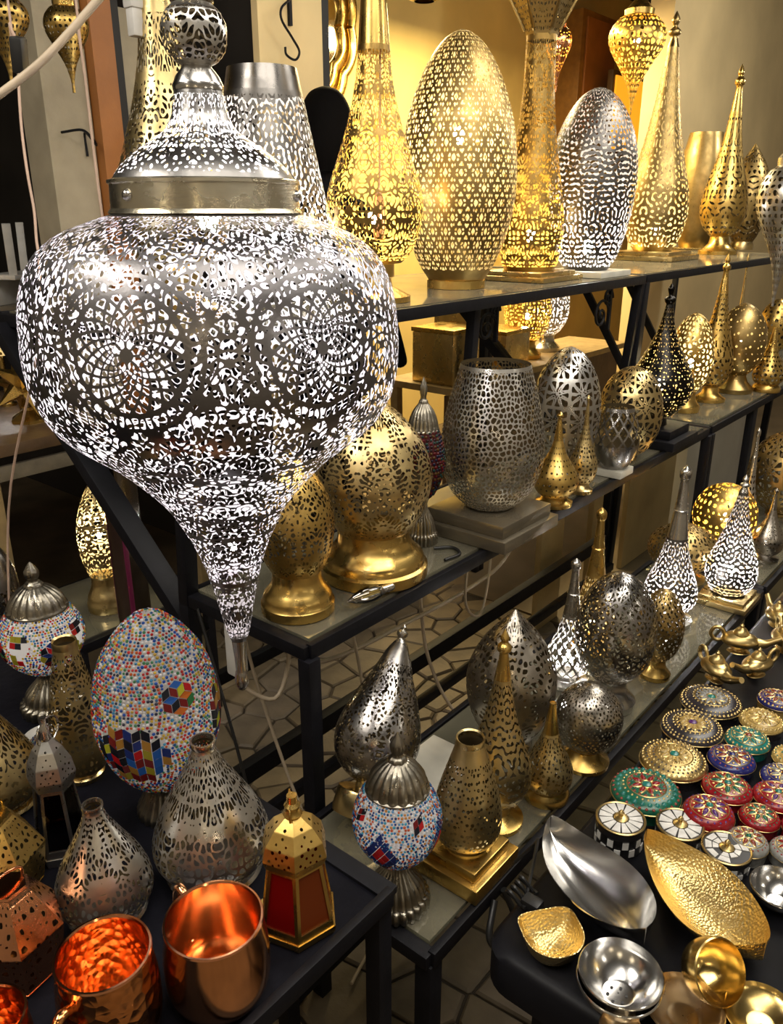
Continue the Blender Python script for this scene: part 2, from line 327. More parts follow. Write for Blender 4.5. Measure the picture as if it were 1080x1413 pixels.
def pat(kind, N, R, seed=1, w=.08, m=14, lo=.02, hi=.02, mirror=True, lam=.02):
    L = 2 * PI * R / N
    def fn(u, s, tot, r):
        t = np.mod(s / L, 1.0)
        q = 1 / math.sqrt(m)                                  # seed spacing; w is a fraction of it
        if kind == 'cells':
            a = fold(u, N, mirror); d1, d2, k = near(a, t, seeds(m, seed, mirror, .33 if mirror else .46)); f = w * q - (d2 - d1)
        elif kind == 'dots':
            a = np.mod(u * N / (2 * PI), 1.0); ps = seeds(m, seed, False, .27); d1, d2, k = near(a, t, ps)
            f = d1 - w * q * (0.7 + .6 * ((k * 7919) % 13) / 13.0)
        elif kind == 'vine':
            x = fold(u, N, True) * L; f = (w - np.abs(waves(x, s, lam, seed))) * .01
        elif kind == 'lace':
            x = fold(u, N, mirror) * L; f = (waves(x, s, lam, seed) + w) * .01
        elif kind == 'scroll':
            a = fold(u, N, True); ps = seeds(m, seed, True, .25); d1, d2, k = near(a, t, ps)
            P_ = np.array(ps)[k]; dx = a - P_[..., 0]; dy = t - P_[..., 1]; ph = np.arctan2(dy, dx)
            hand = np.where((k % 3) == 0, 1.0, -1.0)
            sp = np.abs(np.mod(hand * ph / (2 * PI) + d1 / (q * .62) + (k % 5) * .2, 1.0) - .5) * 2     # 1 on the spiral line
            f = np.maximum(w * q - (d2 - d1), (sp - (1 - w * 1.9)) * q * .3); f = np.maximum(f, q * .10 - d1)
        elif kind == 'swirl':
            a = np.mod(u * N / (2 * PI), 1.0); ps = seeds(m, seed, False, .12); d1, d2, k = near(a, t, ps)
            P_ = np.array(ps)[k]; ph = np.arctan2(t - P_[..., 1], a - P_[..., 0])
            lines = np.maximum(np.abs(np.mod(ph * 9 / (2 * PI) + d1 / q * 1.3, 1.0) - .5) * 2, np.abs(np.mod(ph * 9 / (2 * PI) - d1 / q * .9, 1.0) - .5) * 2)
            f = np.maximum(w * q * .8 - (d2 - d1), (lines - (1 - w * 2.2)) * np.minimum(d1, q * .5) * .35)
            f = np.maximum(f, .06 * q - d1)
        elif kind == 'diamond':
            x = u * N / (2 * PI); y = s / (L * 1.75); A_ = np.mod(x + y, 1.0) - .5; B_ = np.mod(x - y, 1.0) - .5
            mx = np.maximum(np.abs(A_), np.abs(B_)); cross = np.minimum(np.abs(A_ + B_), np.abs(A_ - B_))
            ring = np.maximum(np.abs(mx - .335) - .075, .085 - np.minimum(np.abs(A_), np.abs(B_)) )
            ring = np.maximum(ring, .05 - cross) ; core = mx - .16
            f = np.minimum(ring, core) * .5
        elif kind == 'lattice':
            x = u * N / (2 * PI); y = s / (L * 1.5); A_ = np.abs(np.mod(x + y, 1.0) - .5); B_ = np.abs(np.mod(x - y, 1.0) - .5)
            f = (np.maximum(A_, B_) - .5 + w) * .4
        return bands(f, s, tot, lo, hi)
    return fn
# ------------------------------------------------------------------ materials
def new_mat(name):
    m = bpy.data.materials.new(name); m.use_nodes = True; return m, m.node_tree, m.node_tree.nodes['Principled BSDF']
def setp(p, **k):
    for a, b in k.items():
        p.inputs[a.replace('_', ' ')].default_value = (*b, 1) if isinstance(b, tuple) and len(b) == 3 else b
def noise(nt, scale, detail=3.0, coord='Object'):
    tc = nt.nodes.new('ShaderNodeTexCoord'); n = nt.nodes.new('ShaderNodeTexNoise'); n.inputs['Scale'].default_value = scale; n.inputs['Detail'].default_value = detail
    nt.links.new(tc.outputs[coord], n.inputs['Vector']); return n
def ramp(nt, src, stops):
    r = nt.nodes.new('ShaderNodeValToRGB'); e = r.color_ramp.elements
    while len(e) < len(stops): e.new(0.5)
    for k, (p, c) in enumerate(stops): e[k].position = p; e[k].color = (*c, 1)
    nt.links.new(src, r.inputs[0]); return r
def bump(nt, p, src, strength, dist=0.002):
    b = nt.nodes.new('ShaderNodeBump'); b.inputs['Strength'].default_value = strength; b.inputs['Distance'].default_value = dist
    nt.links.new(src, b.inputs['Height']); nt.links.new(b.outputs[0], p.inputs['Normal'])
MATS = {}
def metal(name, col, rough=.3, inner=None, var=.35, scale=18, bmp=.0, bscale=260):
    """tarnished sheet metal; inner = unpolished inside face colour, lightened for lit shells, darkened for unlit"""
    if name in MATS: return MATS[name]
    m, nt, p = new_mat(name); setp(p, Metallic=1.0)
    n = noise(nt, scale, 4)
    dk = tuple(c * (1 - var) for c in col)
    r = ramp(nt, n.outputs['Fac'], [(.3, dk), (.65, col)]); nt.links.new(r.outputs[0], p.inputs['Base Color'])
    r2 = ramp(nt, n.outputs['Fac'], [(.25, (rough * 1.5,) * 3), (.7, (rough * .75,) * 3)]); nt.links.new(r2.outputs[0], p.inputs['Roughness'])
    if bmp: bump(nt, p, noise(nt, bscale, 2).outputs['Fac'], bmp)
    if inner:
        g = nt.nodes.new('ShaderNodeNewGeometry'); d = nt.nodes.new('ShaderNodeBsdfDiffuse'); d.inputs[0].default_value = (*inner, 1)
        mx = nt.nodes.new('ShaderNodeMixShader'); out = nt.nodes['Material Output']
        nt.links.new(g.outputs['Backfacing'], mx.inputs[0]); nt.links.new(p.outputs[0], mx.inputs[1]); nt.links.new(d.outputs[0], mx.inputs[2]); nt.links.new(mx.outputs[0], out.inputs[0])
    MATS[name] = m; return m
def plain(name, col, rough=.5, metallic=0.0, var=.2, scale=20, bmp=0, bscale=60, **k):
    if name in MATS: return MATS[name]
    m, nt, p = new_mat(name); setp(p, Roughness=rough, Metallic=metallic, **k)
    n = noise(nt, scale, 4); r = ramp(nt, n.outputs['Fac'], [(.3, tuple(c * (1 - var) for c in col)), (.7, col)]); nt.links.new(r.outputs[0], p.inputs['Base Color'])
    if bmp: bump(nt, p, noise(nt, bscale, 4).outputs['Fac'], bmp, .004)
    MATS[name] = m; return m
def emit(name, col, strength):
    if name in MATS: return MATS[name]
    m, nt, p = new_mat(name); setp(p, Base_Color=col, Emission_Color=col, Emission_Strength=strength); MATS[name] = m; return m
def sheen_glass(name, tint, sheen, amount):  # grey-brown diffuse mix stands in for reflections on the glass
    m = glassy(name, tint, .10, .07); nt = m.node_tree; out = nt.nodes['Material Output']; src = out.inputs[0].links[0].from_socket
    d = nt.nodes.new('ShaderNodeBsdfDiffuse'); d.inputs[0].default_value = (*sheen, 1); mx = nt.nodes.new('ShaderNodeMixShader')
    n = noise(nt, 6, 5); r = ramp(nt, n.outputs['Fac'], [(.3, (amount * .6,) * 3), (.7, (amount * 1.3,) * 3)]); nt.links.new(r.outputs[0], mx.inputs[0])
    nt.links.new(src, mx.inputs[1]); nt.links.new(d.outputs[0], mx.inputs[2]); nt.links.new(mx.outputs[0], out.inputs[0]); return m
def glassy(name, tint, refl=.12, rough=.04):
    if name in MATS: return MATS[name]
    m, nt, p = new_mat(name); nt.nodes.remove(p); out = nt.nodes['Material Output']
    t = nt.nodes.new('ShaderNodeBsdfTransparent'); t.inputs[0].default_value = (*tint, 1); g = nt.nodes.new('ShaderNodeBsdfGlossy'); g.inputs['Roughness'].default_value = rough
    fr = nt.nodes.new('ShaderNodeFresnel'); fr.inputs[0].default_value = 1.5; ad = nt.nodes.new('ShaderNodeMath'); ad.inputs[1].default_value = refl
    mx = nt.nodes.new('ShaderNodeMixShader'); nt.links.new(fr.outputs[0], ad.inputs[0]); nt.links.new(ad.outputs[0], mx.inputs[0])
    nt.links.new(t.outputs[0], mx.inputs[1]); nt.links.new(g.outputs[0], mx.inputs[2]); nt.links.new(mx.outputs[0], out.inputs[0]); MATS[name] = m; return m
def translucent(name, col, fac=.5):
    if name in MATS: return MATS[name]
    m, nt, p = new_mat(name); setp(p, Base_Color=col, Roughness=.25); out = nt.nodes['Material Output']
    t = nt.nodes.new('ShaderNodeBsdfTranslucent'); t.inputs[0].default_value = (*col, 1); mx = nt.nodes.new('ShaderNodeMixShader'); mx.inputs[0].default_value = fac
    nt.links.new(p.outputs[0], mx.inputs[1]); nt.links.new(t.outputs[0], mx.inputs[2]); nt.links.new(mx.outputs[0], out.inputs[0]); MATS[name] = m; return m
WHITE_IN = (.82, .80, .78); GOLD_IN = (.85, .62, .18); DARK_IN = (.10, .075, .04)  # inside colours carry glow and shade: pale when lit, dark when unlit
SILVER = dict(col=(.66, .64, .60), rough=.32); GOLD = dict(col=(.70, .47, .14), rough=.33); PALE = dict(col=(.68, .52, .24), rough=.35)
BRONZE = dict(col=(.44, .31, .12), rough=.38); ANTIQ = dict(col=(.42, .38, .32), rough=.3); NICKEL = dict(col=(.40, .38, .36), rough=.24)
METALS = dict(gunmetal=dict(col=(.19, .18, .17), rough=.36), brown=dict(col=(.36, .23, .07), rough=.38), silver=SILVER, gold=GOLD, pale=PALE, bronze=BRONZE, antique=ANTIQ, nickel=NICKEL, black=dict(col=(.03, .028, .026), rough=.28), copper=dict(col=(.88, .40, .20), rough=.18))
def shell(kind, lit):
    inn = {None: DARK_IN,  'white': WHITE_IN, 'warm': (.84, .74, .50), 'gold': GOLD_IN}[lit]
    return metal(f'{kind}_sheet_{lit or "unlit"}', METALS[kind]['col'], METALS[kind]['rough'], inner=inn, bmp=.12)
def solid(kind): return metal(f'{kind}_metal', METALS[kind]['col'], METALS[kind]['rough'] * .78, var=.25)
BLACK_IRON = plain('black_iron', (.007, .007, .010), .5, var=.4, bmp=.15, Specular_IOR_Level=.2)
# ------------------------------------------------------------------ setting: floor, walls
STONE = [plain(f'paving_stone_{k}', c, .6, var=.45, scale=9, bmp=.5, bscale=40) for k, c in enumerate([(.215, .16, .095), (.18, .135, .08), (.25, .19, .115), (.20, .155, .105)])]
MORTAR = plain('mortar', (.055, .04, .026), .8, var=.3)
PLASTER = plain('plaster', (.82, .64, .33), .75, var=.22, scale=2.2, bmp=.35, bscale=14)
PLASTER_Y = plain('ochre_plaster', (.72, .54, .19), .7, var=.2, scale=2.5, bmp=.25, bscale=12)
WHITEWASH = plain('whitewash', (.62, .60, .56), .8, var=.2, scale=3, bmp=.3, bscale=14)
DARKWALL = plain('dark_wall', (.035, .028, .022), .8, var=.5, scale=3)
WOOD_D = plain('dark_wood', (.13, .075, .035), .45, var=.5, scale=7, bmp=.3)
WOOD_O = plain('orange_wood', (.40, .15, .035), .5, var=.3, scale=6, bmp=.2)
WOOD_G = plain('weathered_post', (.42, .36, .25), .75, var=.3, scale=7, bmp=.4, bscale=25)
def structure(name, me, mat, loc=(0, 0, 0)):
    o = link(name, me, mat); o.location = loc; return tag(o, kind='structure')
def slab(name, x0, x1, y0, y1, z0, z1, mat, parent=None):
    o = link(name, box_me(name, x1 - x0, y1 - y0, z1 - z0), mat, parent); o.location = ((x0 + x1) / 2, (y0 + y1) / 2, z0)
    if parent is None: o['kind'] = 'structure'
    return o
floor = slab('floor', -3, 13, -3, 9, -.1, -.012, MORTAR)
# irregular paving stones under and around the stands: clipped Voronoi polygons, each a stone
def paving():
    g = random.Random(11); cell = .135; P_ = []
    x0, x1, y0, y1 = .3, 2.75, .28, 2.5
    nx = int((x1 - x0) / cell); ny = int((y1 - y0) / cell)
    for i in range(-1, nx + 1):
        for j in range(-1, ny + 1):
            P_.append((x0 + (i + .5 + g.uniform(-.38, .38)) * cell, y0 + (j + .5 + g.uniform(-.38, .38)) * cell))
    n = 0
    for k, (px, py) in enumerate(P_):
        if not (x0 < px < x1 and y0 < py < y1): continue
        if n >= 300: break
        poly = [(px - .2, py - .2), (px + .2, py - .2), (px + .2, py + .2), (px - .2, py + .2)]
        for qx, qy in P_:
            d = math.hypot(qx - px, qy - py)
            if d < 1e-6 or d > .42: continue
            nx_, ny_ = (qx - px) / d, (qy - py) / d; lim = d / 2 - .004; new = []
            for a, b in zip(poly, poly[1:] + poly[:1]):
                da = (a[0] - px) * nx_ + (a[1] - py) * ny_ - lim; db = (b[0] - px) * nx_ + (b[1] - py) * ny_ - lim
                if da <= 0: new.append(a)
                if da * db < 0: t = da / (da - db); new.append((a[0] + (b[0] - a[0]) * t, a[1] + (b[1] - a[1]) * t))
            poly = new
            if len(poly) < 3: break
        if len(poly) < 3: continue
        h = g.uniform(-.003, .004); m = len(poly)
        ins = [((x - px) * .93, (y - py) * .93, h) for x, y in poly]; out = [(x - px, y - py, h - .006) for x, y in poly]; bot = [(x - px, y - py, -.013) for x, y in poly]
        f = [tuple(range(m))] + [(i, m + i, m + (i + 1) % m, (i + 1) % m) for i in range(m)] + [(m + i, 2 * m + i, 2 * m + (i + 1) % m, m + (i + 1) % m) for i in range(m)]
        f = [tuple(reversed(t)) if len(t) == 4 and i else t for i, t in enumerate(f)]
        o = link('paving_stone', pymesh('paving_stone', ins + out + bot, f, True, 30), g.choice(STONE), floor); o.location = Vector((px, py, 0)) - floor.location
        n += 1
paving()
# the outdoor/indoor slab around the paved patch
slab('floor_alley', -3, .3, -3, 9, -.013, -.002, plain('worn_floor', (.22, .16, .095), .55, var=.5, scale=4, bmp=.3))
slab('floor_shop', 2.75, 13, -3, 9, -.013, -.002, plain('shop_floor', (.2, .15, .09), .5, var=.4, scale=4))
slab('floor_rear', .3, 2.75, 2.5, 9, -.013, -.002, MATS['worn_floor'])
slab('floor_front', .3, 2.75, -3, .28, -.013, -.002, MATS['worn_floor'])
# back wall of the shop and its near piece on the right
slab('wall_back', 2.37, 13, 3.75, 3.9, 0, 3.4, PLASTER_Y)
slab('wall_right', 5.25, 13, 2.2, 2.35, 0, 3.4, PLASTER)
slab('wall_pier', 2.06, 2.36, 2.27, 2.30, 0, 3.4, PLASTER)
slab('gap_shade_pier', 2.365, 2.405, 2.28, 2.46, 0, 3.4, plain('gap_black', (.012, .011, .01), .6))  # shade of the gap beside the pier, put in as a black strip
slab('wall_left', -1.5, 4.5, 6.6, 6.8, 0, 3.6, DARKWALL)  # near-black colour stands in for the darkness of the open interior
slab('wall_shade_screen', 2.33, 2.36, 2.31, 6.6, 0, 3.4, DARKWALL)  # added dark slab standing in for the unlit opening behind the pier
slab('trim_2', 1.46, 1.62, 2.6, 2.74, .90, 3.4, WOOD_G)
slab('trim_3', 1.625, 1.705, 2.56, 2.66, .90, 3.4, WOOD_O)
slab('gap_shade_left', 1.705, 1.745, 2.58, 2.64, .90, 3.4, MATS['gap_black'])  # dark gap between board and panel, its shade painted as a strip
slab('wall_panel', 1.745, 1.90, 2.6, 2.66, .90, 2.22, WOOD_G)
slab('ceiling', -3, 13, -3, 9, 3.4, 3.5, DARKWALL)

# ------------------------------------------------------------------ display stands
GLASS = sheen_glass('shelf_glass', (.70, .74, .68), (.42, .38, .28), .22)
def stand(label, x0, x1, parts_z, group=None):
    """stepped iron stand: three tiers of glass in iron frames, legs, braces"""
    t = thing('display_stand', label, 'stand', (x0, .56, 0)); ox, oy = x0, .56
    L = x1 - x0
    def B(name, a, b, w1=.028, w2=.028): return bar(name, a, b, w1, w2, BLACK_IRON, t)
    for (z, ya, yb) in parts_z:
        ya -= oy; yb -= oy; h = .03
        me = box_me('glass_shelf', L - .03, yb - ya - .03, .008); g = link('glass_shelf', me, GLASS, t); g.location = (L / 2, (ya + yb) / 2, z - .009)
        B('frame_rail', (0, ya, z - .017), (L, ya, z - .017), .014, h); B('frame_rail', (0, yb, z - .017), (L, yb, z - .017), .014, h)
        B('frame_rail', (0, ya, z - .018), (0, yb, z - .018), .026, .026); B('frame_rail', (L, ya, z - .018), (L, yb, z - .018), .026, .026)
    return t, B, ox, oy
ZT, ZM, ZL = 1.385, .862, .508
st1, B1, ox, oy = stand('black iron three-tier stand with glass shelves full of perforated lamps', .905, 2.955, [(ZT, 1.245, 1.93), (ZM, .945, 1.30)])
for x in (0.0, 2.05):
    B1('leg', (x, .385, 0), (x, .385, ZM - .03), .03, .03); B1('leg', (x, .74, 0), (x, .74, ZM - .03), .03, .03)
    if x: B1('leg', (x, 1.37, 0), (x, 1.37, ZT - .03), .03, .03)
    B1('post', (x, .74, ZM - .03), (x, .70, ZT - .03), .03, .03)
    B1('brace', (x + (.02 if x == 0 else -.26), .745, ZM - .12), (x + (-.02 if x == 0 else -.36), 1.33, ZT - .03), .05, .03)
    B1('cross_rail', (x, .385, .12), (x, .74, .12), .024, .024)
B1('brace', (1.62, .75, ZM), (1.52, 1.2, ZT - .03), .035, .03); B1('brace', (1.0, .75, ZM - .02), (1.0, .72, ZT - .03), .028, .028)
B1('cross_rail', (0, .74, .33), (2.05, .74, .33), .03, .05); B1('cross_rail', (0, .70, .22), (2.05, .70, .22), .024, .03)
B1('cross_rail', (0, .74, .62), (2.05, .74, .62), .02, .03)
st2, B2, _, _ = stand('black iron stand against the plaster wall beyond the first stand', 2.99, 5.05, [(ZT, 1.255, 1.95), (ZM, .945, 1.33)])
for x in (0.0, 2.06):
    B2('leg', (x, .385, 0), (x, .385, ZM - .03), .03, .03); B2('leg', (x, 1.37, 0), (x, 1.37, ZT - .03), .03, .03)
    B2('post', (x, .74, 0), (x, .70, ZT - .03), .035, .035)
for x in (.55, 1.0): B2('brace', (x, .76, ZM - .28), (x - .12, 1.2, ZT - .03), .035, .03)
B2('leg', (.55, .40, .1), (.55, .40, ZM - .03), .05, .03)
st3, B3, _, _ = stand('low black iron bench with a glass top, mosaic lamp at its end', .775, 2.47, [(ZL, .56, .915)])
for x in (0.01, 1.685):
    for y in (.012, .36): B3('leg', (x, y, 0), (x, y, ZL - .03), .032, .032)
B3('cross_rail', (0.01, .36, .1), (1.685, .36, .1), .024, .024)
bolt = link('bolt', lathe('bolt', [(.006, 0), (.006, .003), (.003, .005)], 12), solid('silver'), st3); bolt.location = (.42, -.009, ZL - .03); bolt.rotation_euler = (PI / 2, 0, 0)
st4, B4, _, _ = stand('low glass-topped bench continuing past the first low bench', 2.50, 4.2, [(ZL, .56, .915)])
for x in (0.012, 1.685):
    for y in (.012, .36): B4('leg', (x, y, 0), (x, y, ZL - .03), .032, .032)
# tray table at the left
ZP = .755
tt = thing('tray_table', 'black iron tray table crowded with jugs, mosaic lamps and copper mugs', 'table', (.637, .528, 0))
def T_(name, a, b, w1=.02, w2=.02): return bar(name, a, b, w1, w2, BLACK_IRON, tt)
NAVY = plain('navy_cloth', (.006, .006, .010), .6, var=.4, bmp=.3, Specular_IOR_Level=.08)
o = link('tray_bed', box_me('tray_bed', 1.18, 1.17, .012, .002), NAVY, tt); o.location = (-.598, .59, ZP - .013)
for a, b in (((0, 0), (0, 1.18)), ((0, 1.18), (-1.2, 1.18)), ((-1.2, 1.18), (-1.2, 0)), ((-1.2, 0), (0, 0))):
    T_('tray_rim', (a[0], a[1], ZP - .002), (b[0], b[1], ZP - .002), .012 if a[0] != b[0] else .028, .028 if a[0] != b[0] else .012)
for x in (-.012, -1.188):
    for y in (.012, 1.168): T_('leg', (x, y, 0), (x, y, ZP - .016), .026, .026)
T_('cross_rail', (-.012, .012, .14), (-.012, 1.168, .14))
# black cloth-covered table on the right
bt = thing('cloth_table', 'table under glossy black oilcloth holding bowls and trinket boxes', 'table', (.765, .468, 0))
def rounded_top(sx, sy, r, h, n=6):
    pts = []
    for cx, cy, a0 in ((sx - r, -r, 0), (r, -r, PI / 2), (r, -sy + r, PI), (sx - r, -sy + r, 3 * PI / 2)):
        for k in range(n + 1): a = a0 + k / n * PI / 2; pts.append((cx + r * math.cos(a), cy + r * math.sin(a)))
    m = len(pts); rings = [(1, 0 - h), (1, -.012), (0, 0)]
    V = []
    cx, cy = sx / 2, -sy / 2
    for k, z in rings:
        for x, y in pts:
            ins = 0 if k else .012; V.append((x - math.copysign(ins, x - cx), y - math.copysign(ins, y - cy), z))
    f = [tuple(range(2 * m, 3 * m)), tuple(reversed(range(m)))]
    for lv in (0, 1): f += [(lv * m + i, lv * m + (i + 1) % m, (lv + 1) * m + (i + 1) % m, (lv + 1) * m + i) for i in range(m)]
    return pymesh('oilcloth', V, f, True, 50)
OIL = plain('black_oilcloth', (.006, .006, .008), .45, var=.3, scale=8, bmp=.12, bscale=25, Specular_IOR_Level=.16)
o = link('oilcloth', rounded_top(2.0, .75, .05, .07), OIL, bt); o.location = (0, 0, .6)
for x in (.08, 1.9):
    for y in (-.08, -.66): bar('leg', (x, y, 0), (x, y, .54), .035, .035, BLACK_IRON, bt)
bar('cross_rail', (.08, -.08, .3), (.08, -.66, .3), .03, .03, BLACK_IRON, bt)
# ------------------------------------------------------------------ lamps
def px_per_m(loc): return F_PX / max(.3, (Vector(loc) - Vector((0, 0, EYE))).dot(fw))
def grid_for(R, arc, loc, cell=2.1, lo=90):
    k = px_per_m(loc); return int(min(900, max(lo, 2 * PI * R * k / cell))), int(min(520, max(40, arc * k / cell)))
BULB_ME = {}
def bulb(parent, z, col, power, r=.016, x=0, y=0):
    key = (col, power, r)
    if key not in BULB_ME:
        me = lathe('bulb', [(r * .35, -r * 1.5), (r * .5, -r * 1.1), (r * .95, -r * .35), (r, .1 * r), (r * .85, r * .6), (r * .45, r * .95), (r * .05, r * 1.05)], 12)
        me.materials.append(emit('lit_bulb_%d_%d' % (int(power * 100), int(col[2] * 100)), col, power / (4 * PI * PI * r * r))); BULB_ME[key] = me
    o = link('bulb', BULB_ME[key], None, parent); o.location = (x, y, z); return o
LIT = {'white': (1.0, .96, .92), 'warm': (1.0, .84, .52), 'gold': (1.0, .76, .34)}
def sect(pr, sec, R, H): return [(r * R, z * H) for z, r in P[pr][sec]]
def arc_len(rz): return sum(math.hypot(a[0] - b[0], a[1] - b[1]) for a, b in zip(rz, rz[1:]))
def lamp(key, name, label, cat, kind, pattern, base=None, lit=None, power=1.0, bz=.35, plate=None, group=None, cell=1.7, ribs=None, bx=0, by=0, rim=None, sides=None):
    pr, x, y, z0, R, H = FIT[key]
    dz = sum(s[1] for s in plate[0]) if plate else 0
    t = thing(name, label, cat, (x, y, z0 - dz), group)
    rz = sect(pr, 'body', R, H); nu, nv = grid_for(R, arc_len(rz), (x, y, z0 + H / 2), cell)
    kd, N, opts = pattern; opts = dict(opts)
    if kd in ('vine', 'lace'): opts['lam'] = opts.pop('px') / px_per_m((x, y, z0 + H * .4))
    if 'px' in opts: opts['m'] = max(1, int(round((2 * PI * R * px_per_m((x, y, z0 + H * .4)) / N / opts.pop('px')) ** 2)))
    me = perforated('pierced_shade', rz, nu, nv, pat(kd, N, R, **opts), sides)
    o = link('pierced_shade', me, shell(kind, lit), t); o.location.z = dz
    bk = solid(base or kind)
    for sec in ('base', 'finial', 'rim'):
        if sec in P[pr]:
            q = sect(pr, sec, R, H); op = sec == 'rim'
            o = link(sec, lathe(sec, q, 40, close_top=not op and not (sec == 'finial' and 'open' in P[pr]), close_bot=(sec == 'base'), smooth_n=0 if sec != 'finial' else 5 * len(q), ribs=ribs if sec == 'base' else None), bk if sec != 'rim' else solid(rim or kind), t); o.location.z = dz
    if plate:
        zz = 0
        for half, th in plate[0]:
            o = link('plinth', box_me('plinth', 2 * half, 2 * half, th, .003), plate[1], t); o.location.z = zz; zz += th
    if lit: bulb(t, dz + H * bz, LIT[lit], power, r=min(.018, R * .16), x=bx, y=by)
    return t
MARBLE = plain('pale_stone', (.62, .60, .52), .35, var=.25, scale=14)
DC = lambda N, seed, w=.22, px=8, **k: ('cells', N, dict(seed=seed, w=w, px=px, **k))
DOT = lambda N, seed, w=.29, px=7, **k: ('dots', N, dict(seed=seed, w=w, px=px, **k))
SC = lambda N, seed, w=.17, px=14, **k: ('scroll', N, dict(seed=seed, w=w, px=px, **k))
VN = lambda N, seed, w=.6, px=22, **k: ('vine', N, dict(seed=seed, w=w, px=px, **k))
LC = lambda N, seed, w=.25, px=12, **k: ('lace', N, dict(seed=seed, w=w, px=px, **k))
SCROLL = lambda N, seed, w=.17, px=14, **k: ('scroll', N, dict(seed=seed, w=w, px=px, **k))
SW = lambda N, seed, w=.13, px=30, **k: ('swirl', N, dict(seed=seed, w=w, px=px, **k))
top = 'lamps on the top glass shelf'; mid = 'lamps on the middle glass shelf'; low = 'lamps on the low bench'; trg = 'lamps on the tray table'
L = lamp
# top shelf
L('T1', 'floor_vase_lamp', 'tall pale gold pierced bottle lamp behind the big hanging lantern', 'lamp', 'pale', VN(6, 3, 0.95, 15.8), group=top)
L('T2', 'vase_lamp', 'tapering silver pierced vase lamp, glowing white, with plain collar', 'lamp', 'gunmetal', LC(7, 5, .22, 9.4, lo=.03), lit='white', power=5.0, bz=.3, group=top)
L('T3', 'teardrop_lamp', 'glowing gold teardrop lamp whose neck rises past the cord tassel', 'lamp', 'brown', VN(7, 8, 0.72, 11.2), lit='gold', power=2.4, bz=.27, base='gold', group=top)
L('T4', 'egg_lamp', 'very large bronze-gold egg lamp pierced with diamond lattice', 'lamp', 'bronze', ('diamond', 24, dict(lo=.05)), base='gold', lit='warm', power=1.9, bz=.62, group=top, cell=1.8)
t5 = L('T5', 'teardrop_lamp', 'gold pierced teardrop lamp on a two-step square brass plinth', 'lamp', 'brown', VN(7, 12, 0.9, 9.2), lit='gold', power=1.5, bz=.16, plate=([(.135, .016), (.115, .014)], solid('pale')), group=top)
L('T6', 'egg_lamp', 'silver egg lamp glowing white, fine lacework, on pale square plate', 'lamp', 'gunmetal', LC(8, 16, .3, 6.8), lit='white', power=2.2, bz=.14, plate=([(.12, .02)], MARBLE), group=top)
L('T7', 'teardrop_lamp', 'tall bronze teardrop lamp with finial on stepped brass plinth', 'lamp', 'bronze', LC(7, 17, 0.55, 7.2), lit='warm', power=1.6, bz=.1, plate=([(.17, .022), (.14, .018)], solid('pale')), group=top, bx=-.05, by=-.03)
L('T8', 'vase_lamp', 'bulging bronze vase lamp with open top and pinprick holes', 'lamp', 'bronze', DOT(14, 19, .14, 6), plate=([(.11, .012)], solid('pale')), group=top)
L('T9', 'spire_lamp', 'slender pale gold spire lamp with long plain neck and finial', 'lamp', 'gold', LC(7, 21, 0.60, 7.2), group=top)
L('T10', 'egg_lamp', 'pointed bronze egg lamp at the far end of the top shelf', 'lamp', 'bronze', LC(7, 23, 0.60, 7.2), base='pale', group=top)
# middle shelf
L('M1', 'egg_lamp', 'gold pierced egg lamp on flared brass foot behind the lantern tip', 'lamp', 'gold', VN(7, 31, .98, 10.5), group=mid, base='gold')
L('M2', 'egg_lamp', 'big pale gold egg lamp with arabesque piercing on wide flared foot', 'lamp', 'pale', VN(7, 33, .95, 11.5), group=mid, base='gold')
L('M4', 'vase_lamp', 'large open silver vase lamp of ring lacework on a stepped plate', 'lamp', 'silver', DC(8, 36, .24, 7, mirror=False), plate=([(.125, .03), (.11, .03)], plain('grey_plate', (.20, .17, .12), .25, metallic=.6)), group=mid)
L('M5', 'small_teardrop_lamp', 'small gold teardrop lamp with dotted holes, beside the stepped silver plate', 'lamp', 'gold', DOT(11, 38), group=mid)
L('M6', 'small_teardrop_lamp', 'small slim gold teardrop lamp with lacy holes, before the swirled silver egg', 'lamp', 'pale', DC(5, 39, .32, 8), group=mid)
L('M7', 'egg_lamp', 'silver egg lamp cut with swirling rosettes', 'lamp', 'silver', SW(8, 41), group=mid)
L('M8', 'globe_lamp', 'gold globe lamp cut with swirling leaves, behind the lattice vase', 'lamp', 'pale', SW(8, 43), group=mid)
L('M9', 'vase_lamp', 'small silver vase with wide lattice openings near its rim', 'lamp', 'nickel', ('lattice', 13, dict(w=.10, lo=.42, hi=.05)), plate=([(.045, .022)], MARBLE), group=mid)
L('M10', 'teardrop_lamp', 'black teardrop lamp with pinprick holes on a stepped black plinth', 'lamp', 'black', DOT(12, 45, .2, 6.5), lit='warm', power=.35, bz=.3, plate=([(.11, .03), (.085, .03)], BLACK_IRON), group=mid)
L('M11', 'egg_lamp', 'glowing gold egg lamp on round brass foot beside black teardrop', 'lamp', 'gold', DC(6, 47, .34, 7, mirror=False), lit='warm', power=1.0, bz=.5, group=mid)
L('M12', 'teardrop_lamp', 'gold teardrop lamp with thin spire behind the bronze globe', 'lamp', 'gold', LC(6, 49, 0.60, 6.5), group=mid)
L('M13', 'globe_lamp', 'bronze globe lamp with glinting pinholes on middle shelf', 'lamp', 'bronze', DOT(12, 51, .2, 7), lit='warm', power=.22, bz=.6, group=mid)
L('M14', 'cone_lamp', 'small gold cone lamp at the edge of the middle shelf', 'lamp', 'gold', DOT(10, 53), group=mid)
L('M15', 'spire_lamp', 'thin copper-gold spire rising behind the bronze globe', 'lamp', 'pale', DC(6, 54, .4, 6), group=mid)
